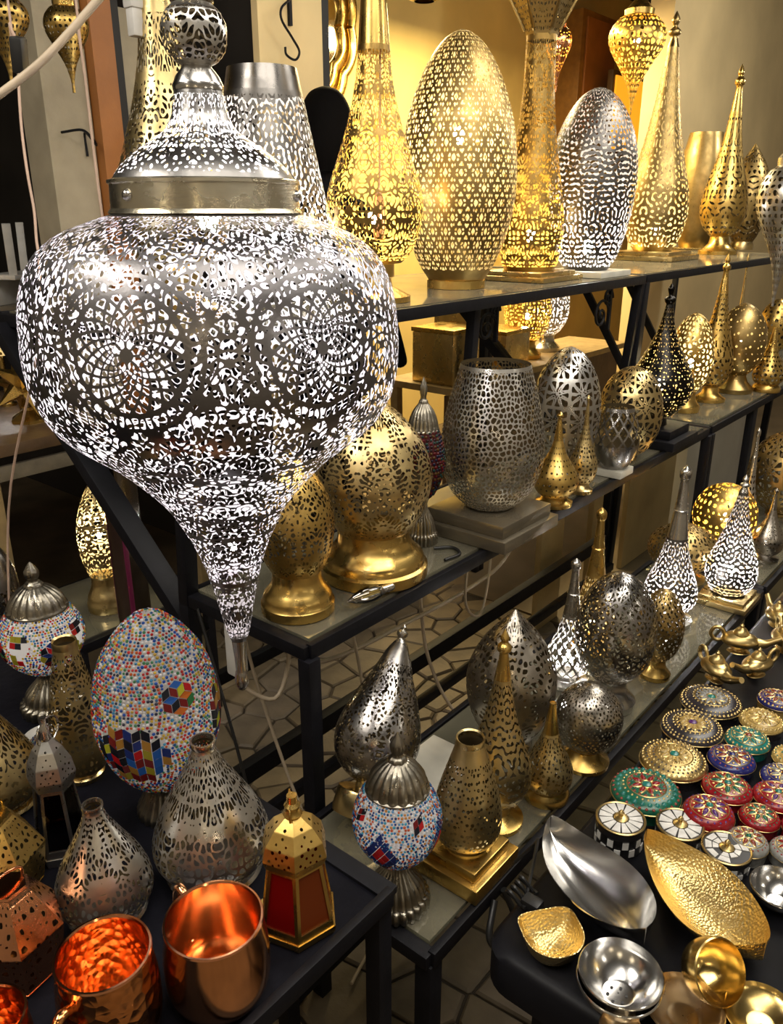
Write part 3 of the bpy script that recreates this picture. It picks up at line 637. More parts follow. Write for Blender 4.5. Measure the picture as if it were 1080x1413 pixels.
L('M16', 'globe_lamp', 'gold globe lamp by the wall at the far end of the middle shelf', 'lamp', 'gold', DOT(13, 55), group=mid)
# low bench
L('L3', 'jug_lamp', 'gold dotted jug lamp with open mouth on stepped square brass plinth', 'lamp', 'pale', DOT(8, 61, .30, 7.5, lo=.06, hi=.12), plate=([(.068, .03), (.055, .02)], solid('gold')), group=low)
L('L4', 'teardrop_lamp', 'gold leaf-pierced teardrop lamp with stacked bead finial', 'lamp', 'pale', LC(6, 63, 0.55, 10.8), base='gold', group=low)
L('L5', 'egg_lamp', 'dark bronze pointed egg lamp lying behind the gold teardrop', 'lamp', 'antique', VN(6, 65, 1.1, 14.5), group=low)
L('L6', 'cone_lamp', 'small gold cone lamp with plain tip and round holes', 'lamp', 'pale', DOT(10, 67), base='gold', group=low)
L('L7', 'globe_lamp', 'bronze globe lamp with dotted rosettes on bright gold foot', 'lamp', 'antique', DOT(14, 69), base='gold', group=low)
L('L8', 'egg_lamp', 'large silver egg lamp with leafy swirl cut-outs on silver foot', 'lamp', 'nickel', SW(9, 71), base='silver', group=low)
L('L9', 'spire_lamp', 'silver spire lamp with fluted neck and diamond mesh', 'lamp', 'silver', ('lattice', 14, dict(w=.12)), lit='white', power=.5, bz=.2, group=low)
L('L10', 'spire_lamp', 'gold spire lamp with long ringed neck behind the silver egg', 'lamp', 'gold', DC(7, 74, .36, 7), lit='warm', power=.35, bz=.2, group=low)
L('L11', 'egg_lamp', 'small brown-gold egg lamp with fine pinholes on copper-gold foot', 'lamp', 'bronze', DOT(16, 76), base='gold', group=low)
L('L12', 'spire_lamp', 'silver teardrop lamp glowing brilliant white, beaded spire', 'lamp', 'gunmetal', LC(7, 78, .32, 6.6), lit='white', power=1.5, bz=.12, base='silver', group=low)
L('L13', 'globe_lamp', 'brown-bronze globe lamp between the two glowing silver teardrops', 'lamp', 'bronze', DOT(14, 80), group=low)
L('L14', 'globe_lamp', 'glowing gold globe lamp with leaf openings', 'lamp', 'gold', DC(7, 82, .4, 11), lit='gold', power=1.5, bz=.5, group=low)
L('L15', 'teardrop_lamp', 'silver teardrop lamp glowing white on a pale square plinth', 'lamp', 'gunmetal', LC(7, 84, .32, 6.4), lit='white', power=1.5, bz=.2, base='silver', plate=([(.075, .017), (.065, .013)], solid('pale')), group=low)
L('L16', 'small_teardrop_lamp', 'small silver-gold teardrop lamp at the end of the low bench', 'lamp', 'antique', DC(6, 86, .4, 7), group=low)
L('L17', 'spire_lamp', 'narrow silver spire lamp before the whitewashed wall', 'lamp', 'silver', DC(5, 88, .4, 7), group=low)
L('L18', 'globe_lamp', 'large brown copper-toned globe lamp at the end wall', 'lamp', 'bronze', SW(9, 90), group=low)
# tray table jugs
L('P5', 'jug_lamp', 'shorter silver arabesque jug lamp behind the hammered copper mug', 'lamp', 'silver', VN(6, 101, 1.0, 14.5), base='silver', group=trg)
L('P6', 'jug_lamp', 'larger silver arabesque jug lamp behind the smooth copper mug', 'lamp', 'silver', VN(6, 103, 1.0, 15.8), base='silver', group=trg)
L('P10', 'jug_lamp', 'wide pale gold jug lamp at the tray edge by the silver hexagon lantern', 'lamp', 'pale', VN(6, 105, 0.98, 14.5), group=trg)
L('P11', 'jug_lamp', 'tall pale gold jug lamp with open mouth beside the mosaic egg', 'lamp', 'pale', VN(5, 107, 0.98, 13.2), group=trg)
L('P15', 'globe_lamp', 'dark silver globe lamp behind the mosaic globe lamp', 'lamp', 'nickel', DOT(13, 109, lo=.02, hi=.5), group=trg)
# background lit egg on a low iron frame
L('B1', 'egg_lamp', 'glowing pale gold egg lamp on a low iron frame in the alley', 'lamp', 'pale', VN(6, 111, 0.7, 9.9), lit='warm', power=.8, bz=.6)

# ---- fallen lamp on the bench: tilted dark silver teardrop with a wide foot
def tilted():
    base = Vector((.925, .835, ZL + .055)); tip = Vector((1.09, .87, .845)); ax = tip - base; Hh = ax.length; R = .082
    t = thing('teardrop_lamp', 'dark silver arabesque teardrop lamp leaning over on its wide foot', 'lamp', base, low)
    t.rotation_mode = 'QUATERNION'; t.rotation_quaternion = ax.to_track_quat('Z', 'Y')
    rz = [(.3 * R, .03), (.62 * R, .045), (.88 * R, .07), (1.0 * R, .105), (.96 * R, .14), (.75 * R, .19), (.5 * R, .235), (.28 * R, .28), (.15 * R, Hh - .03)]
    nu, nv = grid_for(R, arc_len(rz), base)
    link('pierced_shade', perforated('pierced_shade', rz, nu, nv, pat('vine', 6, R, seed=121, w=1.05, lam=.0145, hi=.14)), shell('nickel', None), t)
    link('finial', lathe('finial', [(.012, Hh - .03), (.006, Hh - .022), (.011, Hh - .016), (.011, Hh - .01), (.004, Hh - .005), (.006, Hh), (.001, Hh + .005)], 20), solid('silver'), t)
    link('base', lathe('base', [(.052, -.03), (.054, -.02), (.052, .012), (.05, .016), (.02, .02), (.02, .035)], 36), solid('pale'), t)
tilted()
# ------------------------------------------------------------------ the big hanging lantern
AX, AY = .6447, .8145
def lantern():
    z0 = .9457
    t = thing('hanging_lantern', 'huge pierced silver lantern hanging in front, tapering to a point', 'lantern', (AX, AY, z0))
    def rel(l): return [(r, z - z0) for z, r in l]
    R = .2255; NL = 7
    ZONES = [(.165, .215, 5), (.105, .135, 8), (.062, .082, 3), (.033, .046, 6), (.0, .024, 12)]     # least radius, tile radius, seed
    body = rel([(1.0306, .0108), (1.0469, .0164), (1.0845, .0238), (1.1378, .0359), (1.1735, .0473), (1.2073, .0624), (1.2404, .081), (1.2738, .1088), (1.3055, .1407), (1.3461, .191), (1.3773, .213), (1.4078, .2227), (1.4413, .2255), (1.4679, .2244), (1.4983, .2211), (1.5256, .2137), (1.5532, .1978), (1.5761, .1686), (1.5899, .1327), (1.5979, .1075)])
    q, s_ = arc_resample(catmull(body, 400), 400); smid = float(np.interp(1.468 - z0, q[:, 1], s_))
    rot0 = math.radians(39.6 + 180 - 90 + 90 - 180 / NL - 11)
    def ground(a, s, rm, sd):
        lam = .0155 if rm > .1 else .0135 if rm > .05 else .0105
        n = waves(a * 2 * PI * rm / NL, s, lam, sd)
        return (.70 - np.abs(n)) * .01
    def fld(u, s, tot, r):
        x = np.mod(u * NL / (2 * PI), 1.0) - .5; a = np.abs(x); xm = x * 2 * PI / NL * r; ym = s - smid      # medallion at x = 0
        f = np.zeros_like(u); hi = 9.0; below = s < smid
        for lo_r, rm, sd in ZONES:
            m = np.where(below, (r >= lo_r) & (r < hi), lo_r > .15)
            if m.any(): f[m] = ground(a[m], s[m], rm, sd)
            f = np.where(below & (np.abs(r - lo_r) < .0018) & (lo_r > 0), .002, f); hi = lo_r
        # a vine winding up between the medallions
        v1 = np.abs(a - .25 - .2 * np.sin(s / (2 * PI * R / NL) * 2 * PI * .9)) - .006; f = np.where(r > .165, np.maximum(f, -v1 * .3), f)
        # wheel medallions: two crossing families of spiral spokes
        rho = np.hypot(xm, ym); phm = np.arctan2(ym, xm); RM = .062; lr = np.log(np.maximum(rho, .004) / .012)
        g1 = np.abs(np.mod(phm * 20 / (2 * PI) + lr * 2.6, 1.0) - .5); g2 = np.abs(np.mod(phm * 20 / (2 * PI) - lr * 2.6, 1.0) - .5)
        wheel = (np.maximum(g1, g2) - .362) * np.maximum(rho, .01) * .35
        wheel = np.maximum(wheel, .0075 - rho); wheel = np.maximum(wheel, .0034 - np.abs(rho - RM))
        wheel = np.where((rho < .014) & (rho > .0075), np.maximum(np.abs(np.mod(phm * 8 / (2 * PI), 1.0) - .5) - .33, -.1) * .01, wheel)
        f = np.where(rho < RM + .002, wheel, f); f = np.maximum(f, .0020 - np.abs(rho - RM * 1.26))
        return bands(f, s, tot, .012, .012)
    me = perforated('pierced_body', body, 1000, 560, fld, rot=rot0)
    link('pierced_body', me, metal('lantern_sheet', (.25, .24, .245), .33, inner=(.86, .84, .90), bmp=.10), t)
    SV = metal('lantern_silver', (.55, .53, .50), .20)
    dome = rel([(1.6343, .1036), (1.6428, .0982), (1.6529, .0887), (1.6659, .0716), (1.678, .053), (1.687, .0405), (1.6982, .0337), (1.7093, .0303), (1.7284, .0268)])
    link('pierced_dome', perforated('pierced_dome', dome, 420, 110, pat('vine', 8, .1, seed=9, w=1.08, lam=.0125, lo=.05, hi=.04)), metal('dome_sheet', (.32, .31, .30), .28, inner=(.7, .69, .68), bmp=.1), t)
    BR = metal('brushed_band', (.72, .66, .50), .24, bmp=.0)
    n = BR.node_tree; wv = n.nodes.new('ShaderNodeTexNoise'); mp = n.nodes.new('ShaderNodeMapping'); tc = n.nodes.new('ShaderNodeTexCoord'); mp.inputs['Scale'].default_value = (1, 1, 60)
    wv.inputs['Scale'].default_value = 40; n.links.new(tc.outputs['Object'], mp.inputs[0]); n.links.new(mp.outputs[0], wv.inputs['Vector']); bump(n, n.nodes['Principled BSDF'], wv.outputs['Fac'], .25, .001)
    bd = link('collar_band', lathe('collar_band', rel([(1.5963, .1076), (1.5987, .1118), (1.6012, .1105), (1.6035, .1083), (1.6288, .1073), (1.6304, .1096), (1.6335, .1095), (1.6351, .1044)]), 96, False, False), BR, t)
    riv = lathe('rivet', [(.0065, 0), (.0065, .002), (.004, .005), (.001, .006)], 12); riv.materials.append(SV)
    for k in range(3):
        a = math.atan2(-AY, -AX) - math.radians(50) + k * 2 * PI / 3; o = link('rivet', riv, None, bd); o.location = (.107 * math.cos(a), .107 * math.sin(a), 1.617 - z0); o.rotation_euler = (0, PI / 2, a)
    link('neck_cup', lathe('neck_cup', [(.0277, 1.7269 - z0), (.0284, 1.7327 - z0), (.0267, 1.7356 - z0), (.0243, 1.7414 - z0), (.0169, 1.75 - z0), (.0161, 1.7521 - z0)], 40, False, False), SV, t)
    ball = [(.0161, 1.7521 - z0), (.0249, 1.7571 - z0), (.0321, 1.7656 - z0), (.0351, 1.7754 - z0), (.0358, 1.7845 - z0), (.0349, 1.7935 - z0), (.03, 1.8038 - z0), (.022, 1.8114 - z0)]
    link('pierced_ball', perforated('pierced_ball', ball, 200, 70, pat('vine', 6, .036, seed=4, w=.95, lam=.012, lo=.1, hi=.1)), shell('silver', None), t)
    link('hanging_neck', lathe('hanging_neck', [(.022, 1.8114 - z0), (.0236, 1.8141 - z0), (.0212, 1.8182 - z0), (.0117, 1.8236 - z0), (.0093, 1.8555 - z0), (.0031, 1.8653 - z0)], 32), SV, t)
    tube('suspension_rod', [(0, 0, 1.86 - z0), (0, 0, 3.4 - z0)], .004, SV, t)
    link('drop_tip', lathe('drop_tip', [(.0005, 0), (.0053, .0037), (.0095, .0122), (.01, .0231), (.0084, .0316), (.0073, .0352), (.0083, .0579), (.0106, .0855)], 28), SV, t)
    bulb(t, 1.612 - z0, (1.0, .97, 1.0), 3.4, r=.022); bulb(t, 1.175 - z0, (1.0, .97, 1.0), .05, r=.006)  # second, tiny bulb is added to light the narrow cone
lantern()
# ------------------------------------------------------------------ Turkish mosaic lamps
PEWTER = metal('pewter', (.34, .31, .25), .3, var=.5, scale=30, bmp=.2)
OPAL = translucent('opal_glass', (.42, .41, .40), .5); WINE = translucent('wine_opal', (.08, .01, .015), .4)
def bead_material(name):
    m, nt, p = new_mat(name); setp(p, Roughness=.12); a = nt.nodes.new('ShaderNodeAttribute'); a.attribute_name = 'bead_colour'
    nt.links.new(a.outputs['Color'], p.inputs['Base Color'])
    t = nt.nodes.new('ShaderNodeBsdfTranslucent'); nt.links.new(a.outputs['Color'], t.inputs[0]); mx = nt.nodes.new('ShaderNodeMixShader'); mx.inputs[0].default_value = .45
    out = nt.nodes['Material Output']; nt.links.new(p.outputs[0], mx.inputs[1]); nt.links.new(t.outputs[0], mx.inputs[2]); nt.links.new(mx.outputs[0], out.inputs[0]); return m
BEAD = bead_material('glass_beads')
TILE = {k: translucent('mosaic_' + k, c, .3) for k, c in dict(red=(.42, .012, .015), maroon=(.16, .012, .012), navy=(.015, .03, .16), blue=(.02, .10, .38), black=(.01, .012, .02), olive=(.30, .26, .02), lime=(.45, .45, .03), orange=(.50, .13, .02), amber=(.34, .17, .03), green=(.03, .16, .05), white=(.75, .73, .7)).items()}
def cam_angle(x, y): return math.atan2(-y, -x)
class Surf:
    """point and normal on a lathe body at (angle, arc length)"""
    def __init__(s, rz):
        s.q, s.s = arc_resample(catmull(rz, 300), 300); s.tot = s.s[-1]
    def r(s, t): return np.interp(t, s.s, s.q[:, 0])
    def at(s, u, t, off=0.0):
        r = np.interp(t, s.s, s.q[:, 0]); z = np.interp(t, s.s, s.q[:, 1]); e = 1e-3
        dr = (np.interp(t + e, s.s, s.q[:, 0]) - np.interp(t - e, s.s, s.q[:, 0])); dz = (np.interp(t + e, s.s, s.q[:, 1]) - np.interp(t - e, s.s, s.q[:, 1]))
        n = math.hypot(dr, dz) + 1e-9; nr, nz = dz / n, -dr / n
        return np.array([(r + nr * off) * math.cos(u), (r + nr * off) * math.sin(u), z + nz * off])
    def z2s(s, z): return float(np.interp(z, s.q[:, 1], s.s))
def tile_on(S_, u0, s0, poly, mat, parent, shrink=.9, th=.0016):
    c = np.mean(poly, axis=0); r0 = max(.01, float(S_.r(s0)))
    top, bot = [], []
    for p in poly:
        d = c + (np.array(p) - c) * shrink
        top.append(S_.at(u0 + d[0] / r0, s0 + d[1], th)); bot.append(S_.at(u0 + d[0] / r0, s0 + d[1], -.0005))
    n = len(poly); f = [tuple(range(n))] + [((i + 1) % n, i, n + i, n + (i + 1) % n) for i in range(n)]
    return link('mosaic_tile', pymesh('mosaic_tile', top + bot, f, False), TILE[mat], parent)
def e_(k, a, off=0.0, n=6): return np.array([math.cos(2 * PI * k / n + off), math.sin(2 * PI * k / n + off)]) * a
def star(S_, u0, s0, a, cols, parent, n=8, off=0.0, ring=True):
    for k in range(n):
        p = [np.zeros(2), e_(k, a, off, n), e_(k, a, off, n) + e_(k + 1, a, off, n), e_(k + 1, a, off, n)]
        tile_on(S_, u0, s0, p, cols[k % len(cols)], parent)
        if ring:
            q = e_(k, a, off, n) + e_(k + 1, a, off, n); nx = e_(k + 1, a, off, n) + e_(k + 2, a, off, n); b = e_(k + 1, a, off, n)
            tile_on(S_, u0, s0, [b, q, q + (nx - b), nx] if n == 6 else [b, q, b * 2.05, nx], cols[(k + 2) % len(cols)], parent)
def chevrons(S_, u0, s0, a, ncol, nrow, cols, parent, seed=0, mask=None):
    g = random.Random(seed)
    for c in range(ncol):
        for r in range(nrow):
            x = (c - ncol / 2) * a * .8; y0 = (r - nrow / 2) * a; sk = a * .45 * (1 if c % 2 else -1); yb = y0 + (0 if c % 2 else a * .45)
            p = [(x, yb), (x + a * .8, yb + sk), (x + a * .8, yb + sk + a), (x, yb + a)]
            if mask and not mask(c, r): continue
            tile_on(S_, u0, s0, np.array(p), cols[g.randrange(len(cols))], parent)
def beads(S_, r0, pitch, cols, blocked, parent, seed=0, s_lo=.02, s_hi=.98):
    g = random.Random(seed); V = []; F = []; C_ = []
    s = pitch * .8 + s_lo * S_.tot; row = 0; hexa = [(math.cos(k * PI / 3), math.sin(k * PI / 3)) for k in range(6)]
    while s < s_hi * S_.tot:
        R = float(S_.r(s)); n = max(3, int(2 * PI * R / pitch))
        for i in range(n):
            u = (i + .5 * (row % 2) + g.uniform(-.12, .12)) * 2 * PI / n; ss = s + g.uniform(-.1, .1) * pitch
            if blocked(u, ss): continue
            rr = r0 * g.uniform(.8, 1.08); b = len(V)
            for k, (cx, cy) in enumerate(hexa): V.append(S_.at(u + cx * rr / R, ss + cy * rr, -.0002))
            for k, (cx, cy) in enumerate(hexa): V.append(S_.at(u + cx * rr * .6 / R, ss + cy * rr * .6, rr * .62))
            F += [(b + k, b + (k + 1) % 6, b + 6 + (k + 1) % 6, b + 6 + k) for k in range(6)] + [tuple(range(b + 6, b + 12))]
            c = cols[g.randrange(len(cols))]; C_ += [c] * 7
        s += pitch * .87; row += 1
    me = pymesh('glass_beads', V, F, True, 0); at = me.attributes.new('bead_colour', 'FLOAT_COLOR', 'FACE')
    at.data.foreach_set('color', np.array([(*c, 1) for c in C_], np.float32).ravel())
    o = link('glass_beads', me, BEAD, parent); o['kind'] = 'stuff'; return o
PAL_BRIGHT = [(.66, .64, .62), (.45, .30, .04), (.03, .12, .30), (.42, .02, .02), (.55, .03, .03), (.02, .08, .38), (.60, .42, .05), (.05, .25, .45), (.70, .70, .72), (.06, .22, .10), (.5, .1, .02), (.03, .03, .06)]
PAL_BLUE = [(.60, .62, .66), (.10, .25, .45), (.02, .05, .2), (.03, .16, .42), (.05, .30, .45), (.02, .04, .14), (.45, .08, .03), (.60, .62, .65), (.45, .2, .05)]
PAL_DARK = [(.16, .01, .015), (.012, .015, .05), (.015, .06, .05), (.13, .06, .01), (.03, .01, .01)]
def mosaic_lamp(key, name, label, group, pal, deco, glow=1.0, bead=.0024, pitch=.0056, cap_ribs=18):
    pr, x, y, z0, R, H = FIT[key]; t = thing(name, label, 'lamp', (x, y, z0), group)
    rz = sect(pr, 'body', R, H); S_ = Surf(rz)
    gl = link('glass_globe', lathe('glass_globe', catmull(rz, 40), 48, False, False), OPAL if glow else WINE, t)
    link('base', lathe('base', sect(pr, 'base', R, H), 72, ribs=(24, .10), smooth_n=30), PEWTER, t)
    if 'cap' in P[pr]:
        q = sect(pr, 'cap', R, H); i = next(k for k, p_ in enumerate(q) if p_[0] < .26 * R)
        link('cap', lathe('cap', q[:i + 1], 108, ribs=(cap_ribs, .07), smooth_n=24, close_bot=False), PEWTER, t); link('finial', lathe('finial', q[i:], 24, smooth_n=20, ribs=(8, .15)), PEWTER, t)
    if 'cap' in P[pr]: link('cap_rim', lathe('cap_rim', [(q[0][0] * .97, q[0][1] - .001), (q[0][0] * 1.04, q[0][1] + .001), (q[0][0] * 1.03, q[0][1] + .004), (q[0][0] * .97, q[0][1] + .006)], 48, False, False), PEWTER, t)
    blocks = deco(S_, cam_angle(x, y), gl, R) or []
    def blocked(u, s):
        for (u0, s0, rad) in blocks:
            du = (u - u0 + PI) % (2 * PI) - PI
            if math.hypot(du * float(S_.r(s)), s - s0) < rad: return True
        return False
    beads(S_, bead, pitch, pal, blocked, gl, seed=len(key) + ord(key[-1]))
    if glow: bulb(t, H * .5, (1.0, .93, .85), glow, r=.014)
    return t
def deco_small(S_, a, par, R):                         # blue and red diamond panels, zigzag collar
    out = []
    for k in range(4):
        u0 = a - .38 + k * PI / 2; s0 = S_.tot * .42; b = .0105
        for i in range(-2, 2):
            for j in range(-2, 2):
                d = lambda p, q: np.array([(p * .72 + q * .72) * b, (p - q) * b * 1.1])
                inner = -1 <= i < 1 and -1 <= j < 1
                tile_on(S_, u0, s0, [d(i, j), d(i + 1, j), d(i + 1, j + 1), d(i, j + 1)], 'red' if inner else 'navy', par)
        out.append((u0, s0, .022)); u1 = u0 + PI / 4 + .12; s1 = S_.tot * .74
        for i in range(2):
            for j in range(2): tile_on(S_, u1, s1, [np.array([(i - 1) * .009, (j - 1) * .011 + i * .005]), np.array([i * .009, (j - 1) * .011 + i * .005 + .005]), np.array([i * .009, j * .011 + i * .005 + .005]), np.array([(i - 1) * .009, j * .011 + i * .005])], ('black', 'maroon', 'red', 'black')[i * 2 + j], par)
        out.append((u1, s1 + .003, .013))
    return out
def deco_globe(S_, a, par, R):                         # eight-point stars and stepped panels
    out = []
    for k in range(4):
        u0 = a + .22 + k * PI / 2; s0 = S_.tot * .50
        star(S_, u0, s0, .0125, ['maroon', 'black', 'red', 'navy', 'black', 'olive', 'maroon', 'green'], par, 8, .2); out.append((u0, s0, .024))
        u1 = u0 - PI / 4 - .05; s1 = S_.tot * .55; g = random.Random(k)
        for (i, j) in ((0, 2), (1, 2), (2, 2), (0, 1), (1, 1), (0, -1), (0, -2), (1, -2)):
            tile_on(S_, u1, s1, np.array([(i * .011 - .015, j * .011), (i * .011 - .004, j * .011), (i * .011 - .004, j * .011 + .011), (i * .011 - .015, j * .011 + .011)]), g.choice(['black', 'maroon', 'red', 'olive', 'black']), par)
        out.append((u1, s1 + .015, .020)); out.append((u1 - .08, s1 - .012, .014))
    return out
def deco_egg(S_, a, par, R):                           # hexagon star high up, block patterns low down
    out = []
    for k in range(2):
        u0 = a + .36 + k * PI; s0 = S_.tot * .60
        star(S_, u0, s0, .0125, ['lime', 'maroon', 'blue', 'black', 'maroon', 'orange', 'green', 'red'], par, 6, PI / 6); out.append((u0, s0, .0235))
        for du, dv, nc, nr in ((-.50, .34, 9, 6), (1.28, .42, 5, 5)):
            u1 = a + du + k * PI; s1 = S_.tot * dv; ta = .0150; keep = lambda c, r, nc=nc, nr=nr: abs(c - nc / 2 + .5) / (nc / 2) + abs(r - nr / 2 + .5) / (nr / 2) < 1.35
            chevrons(S_, u1, s1, ta, nc, nr, ['maroon', 'red', 'navy', 'black', 'olive', 'lime', 'blue', 'amber', 'maroon', 'black'], par, 3 + k, keep)
            for c in range(nc):
                for r in range(nr):
                    if keep(c, r): out.append((u1 + (c - nc / 2 + .5) * ta * .8 / float(S_.r(s1)), s1 + (r - nr / 2 + .5) * ta + ta * .22, ta * .56))
    return out
def deco_dark(S_, a, par, R): return []
mosaic_lamp('L2', 'mosaic_lamp', 'blue and white beaded mosaic lamp with red diamond on low bench', low, PAL_BLUE, deco_small, .22, .0024, .0052)
mosaic_lamp('P12', 'mosaic_egg_lamp', 'large multicoloured beaded mosaic egg lamp with diamond block patterns', trg, PAL_BRIGHT, deco_egg, .22, .0024, .0053)
mosaic_lamp('P13', 'mosaic_lamp', 'white beaded mosaic globe lamp with dark star flowers and pewter cap', trg, PAL_BRIGHT, deco_globe, .25, .0022, .0050)
mosaic_lamp('M3', 'mosaic_lamp', 'dark red mosaic lamp with fluted pewter cap on middle shelf', mid, PAL_DARK, deco_dark, 0, .004, .009)
# small white bowl of beads and a fallen lamp foot beside the mosaic globe lamp
t = thing('bead_bowl', 'small white bowl of glass beads in front of the mosaic globe lamp', 'bowl', (.505, 1.165, ZP))
link('bowl', lathe('bowl', [(.012, 0), (.022, .004), (.031, .018), (.034, .03), (.032, .031), (.028, .018), (.018, .008), (.001, .007)], 32), plain('white_glaze', (.7, .68, .64), .25), t)
beads(Surf([(.0285, .018), (.02, .022), (.01, .024), (.0008, .0245)]), .003, .006, PAL_DARK, lambda u, s: False, t, 5, 0, .95)

# ------------------------------------------------------------------ faceted lanterns
def hex_lantern(key, label, kind, panes, rz_=0.0):
    pr, x, y, z0, R, H = FIT[key]; t = thing('hexagon_lantern', label, 'lantern', (x, y, z0), trg, rz_)
    mk = solid(kind)
    link('base', lathe('base', sect(pr, 'base', R, H), sides=6), mk, t)
    b0, b1 = sect(pr, 'body', R, H)
    for k in range(6):
        a0, a1 = k * PI / 3, (k + 1) * PI / 3
        c = [np.array([r * math.cos(a), r * math.sin(a), z]) for (r, z), a in ((b0, a0), (b0, a1), (b1, a1), (b1, a0))]
        m = sum(c) / 4; ins = [m + (p - m) * .80 for p in c]; n = np.cross(c[1] - c[0], c[3] - c[0]); n /= np.linalg.norm(n)
        V = c + ins + [p - n * .004 for p in ins] + [p - n * .004 for p in c]; f = [(i, (i + 1) % 4, 4 + (i + 1) % 4, 4 + i) for i in range(4)] + [(4 + i, 4 + (i + 1) % 4, 8 + (i + 1) % 4, 8 + i) for i in range(4)]
        fr = link('pane_frame', pymesh('pane_frame', V, f, False), mk, t)
        g = [m + (p - m) * .84 - n * .002 for p in c]
        link('pane', pymesh('pane', g + [p - n * .0015 for p in g], [(0, 1, 2, 3), (7, 6, 5, 4)], False), panes[k % len(panes)], fr)
    roof = sect(pr, 'roof', R, H); k_ = px_per_m((x, y, z0 + H * .7))
    def holes(u, s, tot, r):
        f = np.ones_like(u); c = np.mod(u, PI / 3) - PI / 6; v = s / tot
        xm = c * r
        for hx, hv, hr in ((0, .80, .045), (0, .66, .035), (.14, .55, .03), (-.14, .55, .03), (0, .45, .04), (.2, .40, .045), (-.2, .40, .045), (.09, .32, .035), (-.09, .32, .035), (0, .22, .03), (.28, .24, .035), (-.28, .24, .035), (.17, .18, .03), (-.17, .18, .03), (.36, .12, .03), (-.36, .12, .03), (.05, .1, .025), (-.05, .1, .025)):
            f = np.minimum(f, np.hypot(xm - hx * R, (v - hv) * tot) - hr * R)
        return f * 10
    link('roof', perforated('roof', roof, 240, 60, holes, sides=6, smooth=False), shell(kind, None), t)
    q = sect(pr, 'finial', R, H); link('finial', lathe('finial', q, 24), mk, t)
    tube('ring_handle', [(.022 * math.cos(a) + .010, .003, H * .93 + .02 * math.sin(a) - .012) for a in np.linspace(0, 2 * PI * .96, 20)], .0016, mk, t)
    return t
RED_GL = translucent('red_glass', (.26, .004, .004), .5); AMB_GL = translucent('amber_glass', (.24, .045, .008), .5); GRN_GL = glassy('wine_glass', (.22, .008, .03), .05)
hex_lantern('H7', 'gold hexagonal lantern with red and amber glass panes on the tray corner', 'gold', [AMB_GL, RED_GL, RED_GL, AMB_GL, AMB_GL, RED_GL], math.radians(47))
hex_lantern('H9', 'silver hexagonal lantern with dark wine-red panes behind the silver jugs', 'silver', [GRN_GL], math.radians(25))
for key, label, kind, rz_, cut in (('H4', 'copper polygon lantern with leaf cut-outs behind the copper mugs', 'copper', .2, 26), ('H8', 'gold polygon lantern with leaf cut-outs at the tray edge', 'gold', .5, 24)):
    pr, x, y, z0, R, H = FIT[key]; t = thing('polygon_lantern', label, 'lantern', (x, y, z0), trg, rz_)
    q = sect(pr, 'body', R, H)
    link('pierced_body', perforated('pierced_body', q, 240, 110, pat('cells', 6, R, seed=cut, w=.55, m=40, lo=.05, hi=.03), sides=6, smooth=False), shell(kind, None), t)
    link('rim', lathe('rim', [(q[-1][0] * 1.02, q[-1][1] - .003), (q[-1][0] * 1.06, q[-1][1]), (q[-1][0] * 1.0, q[-1][1] + .003)], sides=6), solid(kind), t)
    tube('handle', [(-q[-1][0], 0, H), (-q[-1][0] * .9, 0, H + .012), (0, 0, H + .018), (q[-1][0] * .9, 0, H + .012), (q[-1][0], 0, H)], .0018, solid(kind), t, smooth_n=16)
    link('base', lathe('base', [(q[0][0], -.0), (q[0][0] * 1.04, .004)], sides=6), solid(kind), t)

# ------------------------------------------------------------------ copper mugs
def hammered(name, col, rough, scale, strength):
    m = metal(name, col, rough, var=.18, scale=8); nt = m.node_tree; v = nt.nodes.new('ShaderNodeTexVoronoi'); v.inputs['Scale'].default_value = scale; tc = nt.nodes.new('ShaderNodeTexCoord')
    nt.links.new(tc.outputs['Object'], v.inputs['Vector']); bump(nt, nt.nodes['Principled BSDF'], v.outputs['Distance'], strength, .004); return m
CU = metal('polished_copper', (.86, .42, .20), .16, var=.2); CUH = hammered('hammered_copper', (.88, .38, .14), .16, 85, .5)
for key, label, mat, handle in (('G1', 'smooth polished copper mug with handle beside gold hexagon lantern', CU, 1.45), ('G2', 'hammered orange copper mug before the shorter silver jug', CUH, None), ('G3', 'hammered copper mug at the tray front, only its rim visible', CUH, None)):
    pr, x, y, z0, R, H = FIT[key]; t = thing('copper_mug', label, 'mug', (x, y, z0), 'copper mugs on the tray table')
    q = sect(pr, 'body', R, H); inner = [(r - .002, max(z, .003)) for r, z in reversed(q)]
    body = link('cup', lathe('cup', list(catmull(q, 20)) + [(q[-1][0] + .001, H + .0012), (q[-1][0] - .0012, H + .0012)] + list(catmull(inner, 20)) + [(.001, .003)], 64, close_top=False), mat, t)
    link('rim', lathe('rim', [(q[-1][0] - .0022, H), (q[-1][0] - .001, H + .0024), (q[-1][0] + .0012, H + .0022), (q[-1][0] + .002, H)], 64, False, False), solid('copper'), t)
    ha = handle if handle is not None else 3.5
    c, s = math.cos(ha), math.sin(ha); pts = [(R * .93, H * .84), (R * 1.3, H * .9), (R * 1.45, H * .62), (R * 1.25, H * .34), (R * .97, H * .26)]
    tube('handle', [(r * c, r * s, z) for r, z in pts], .0058, mat, t, smooth_n=24)

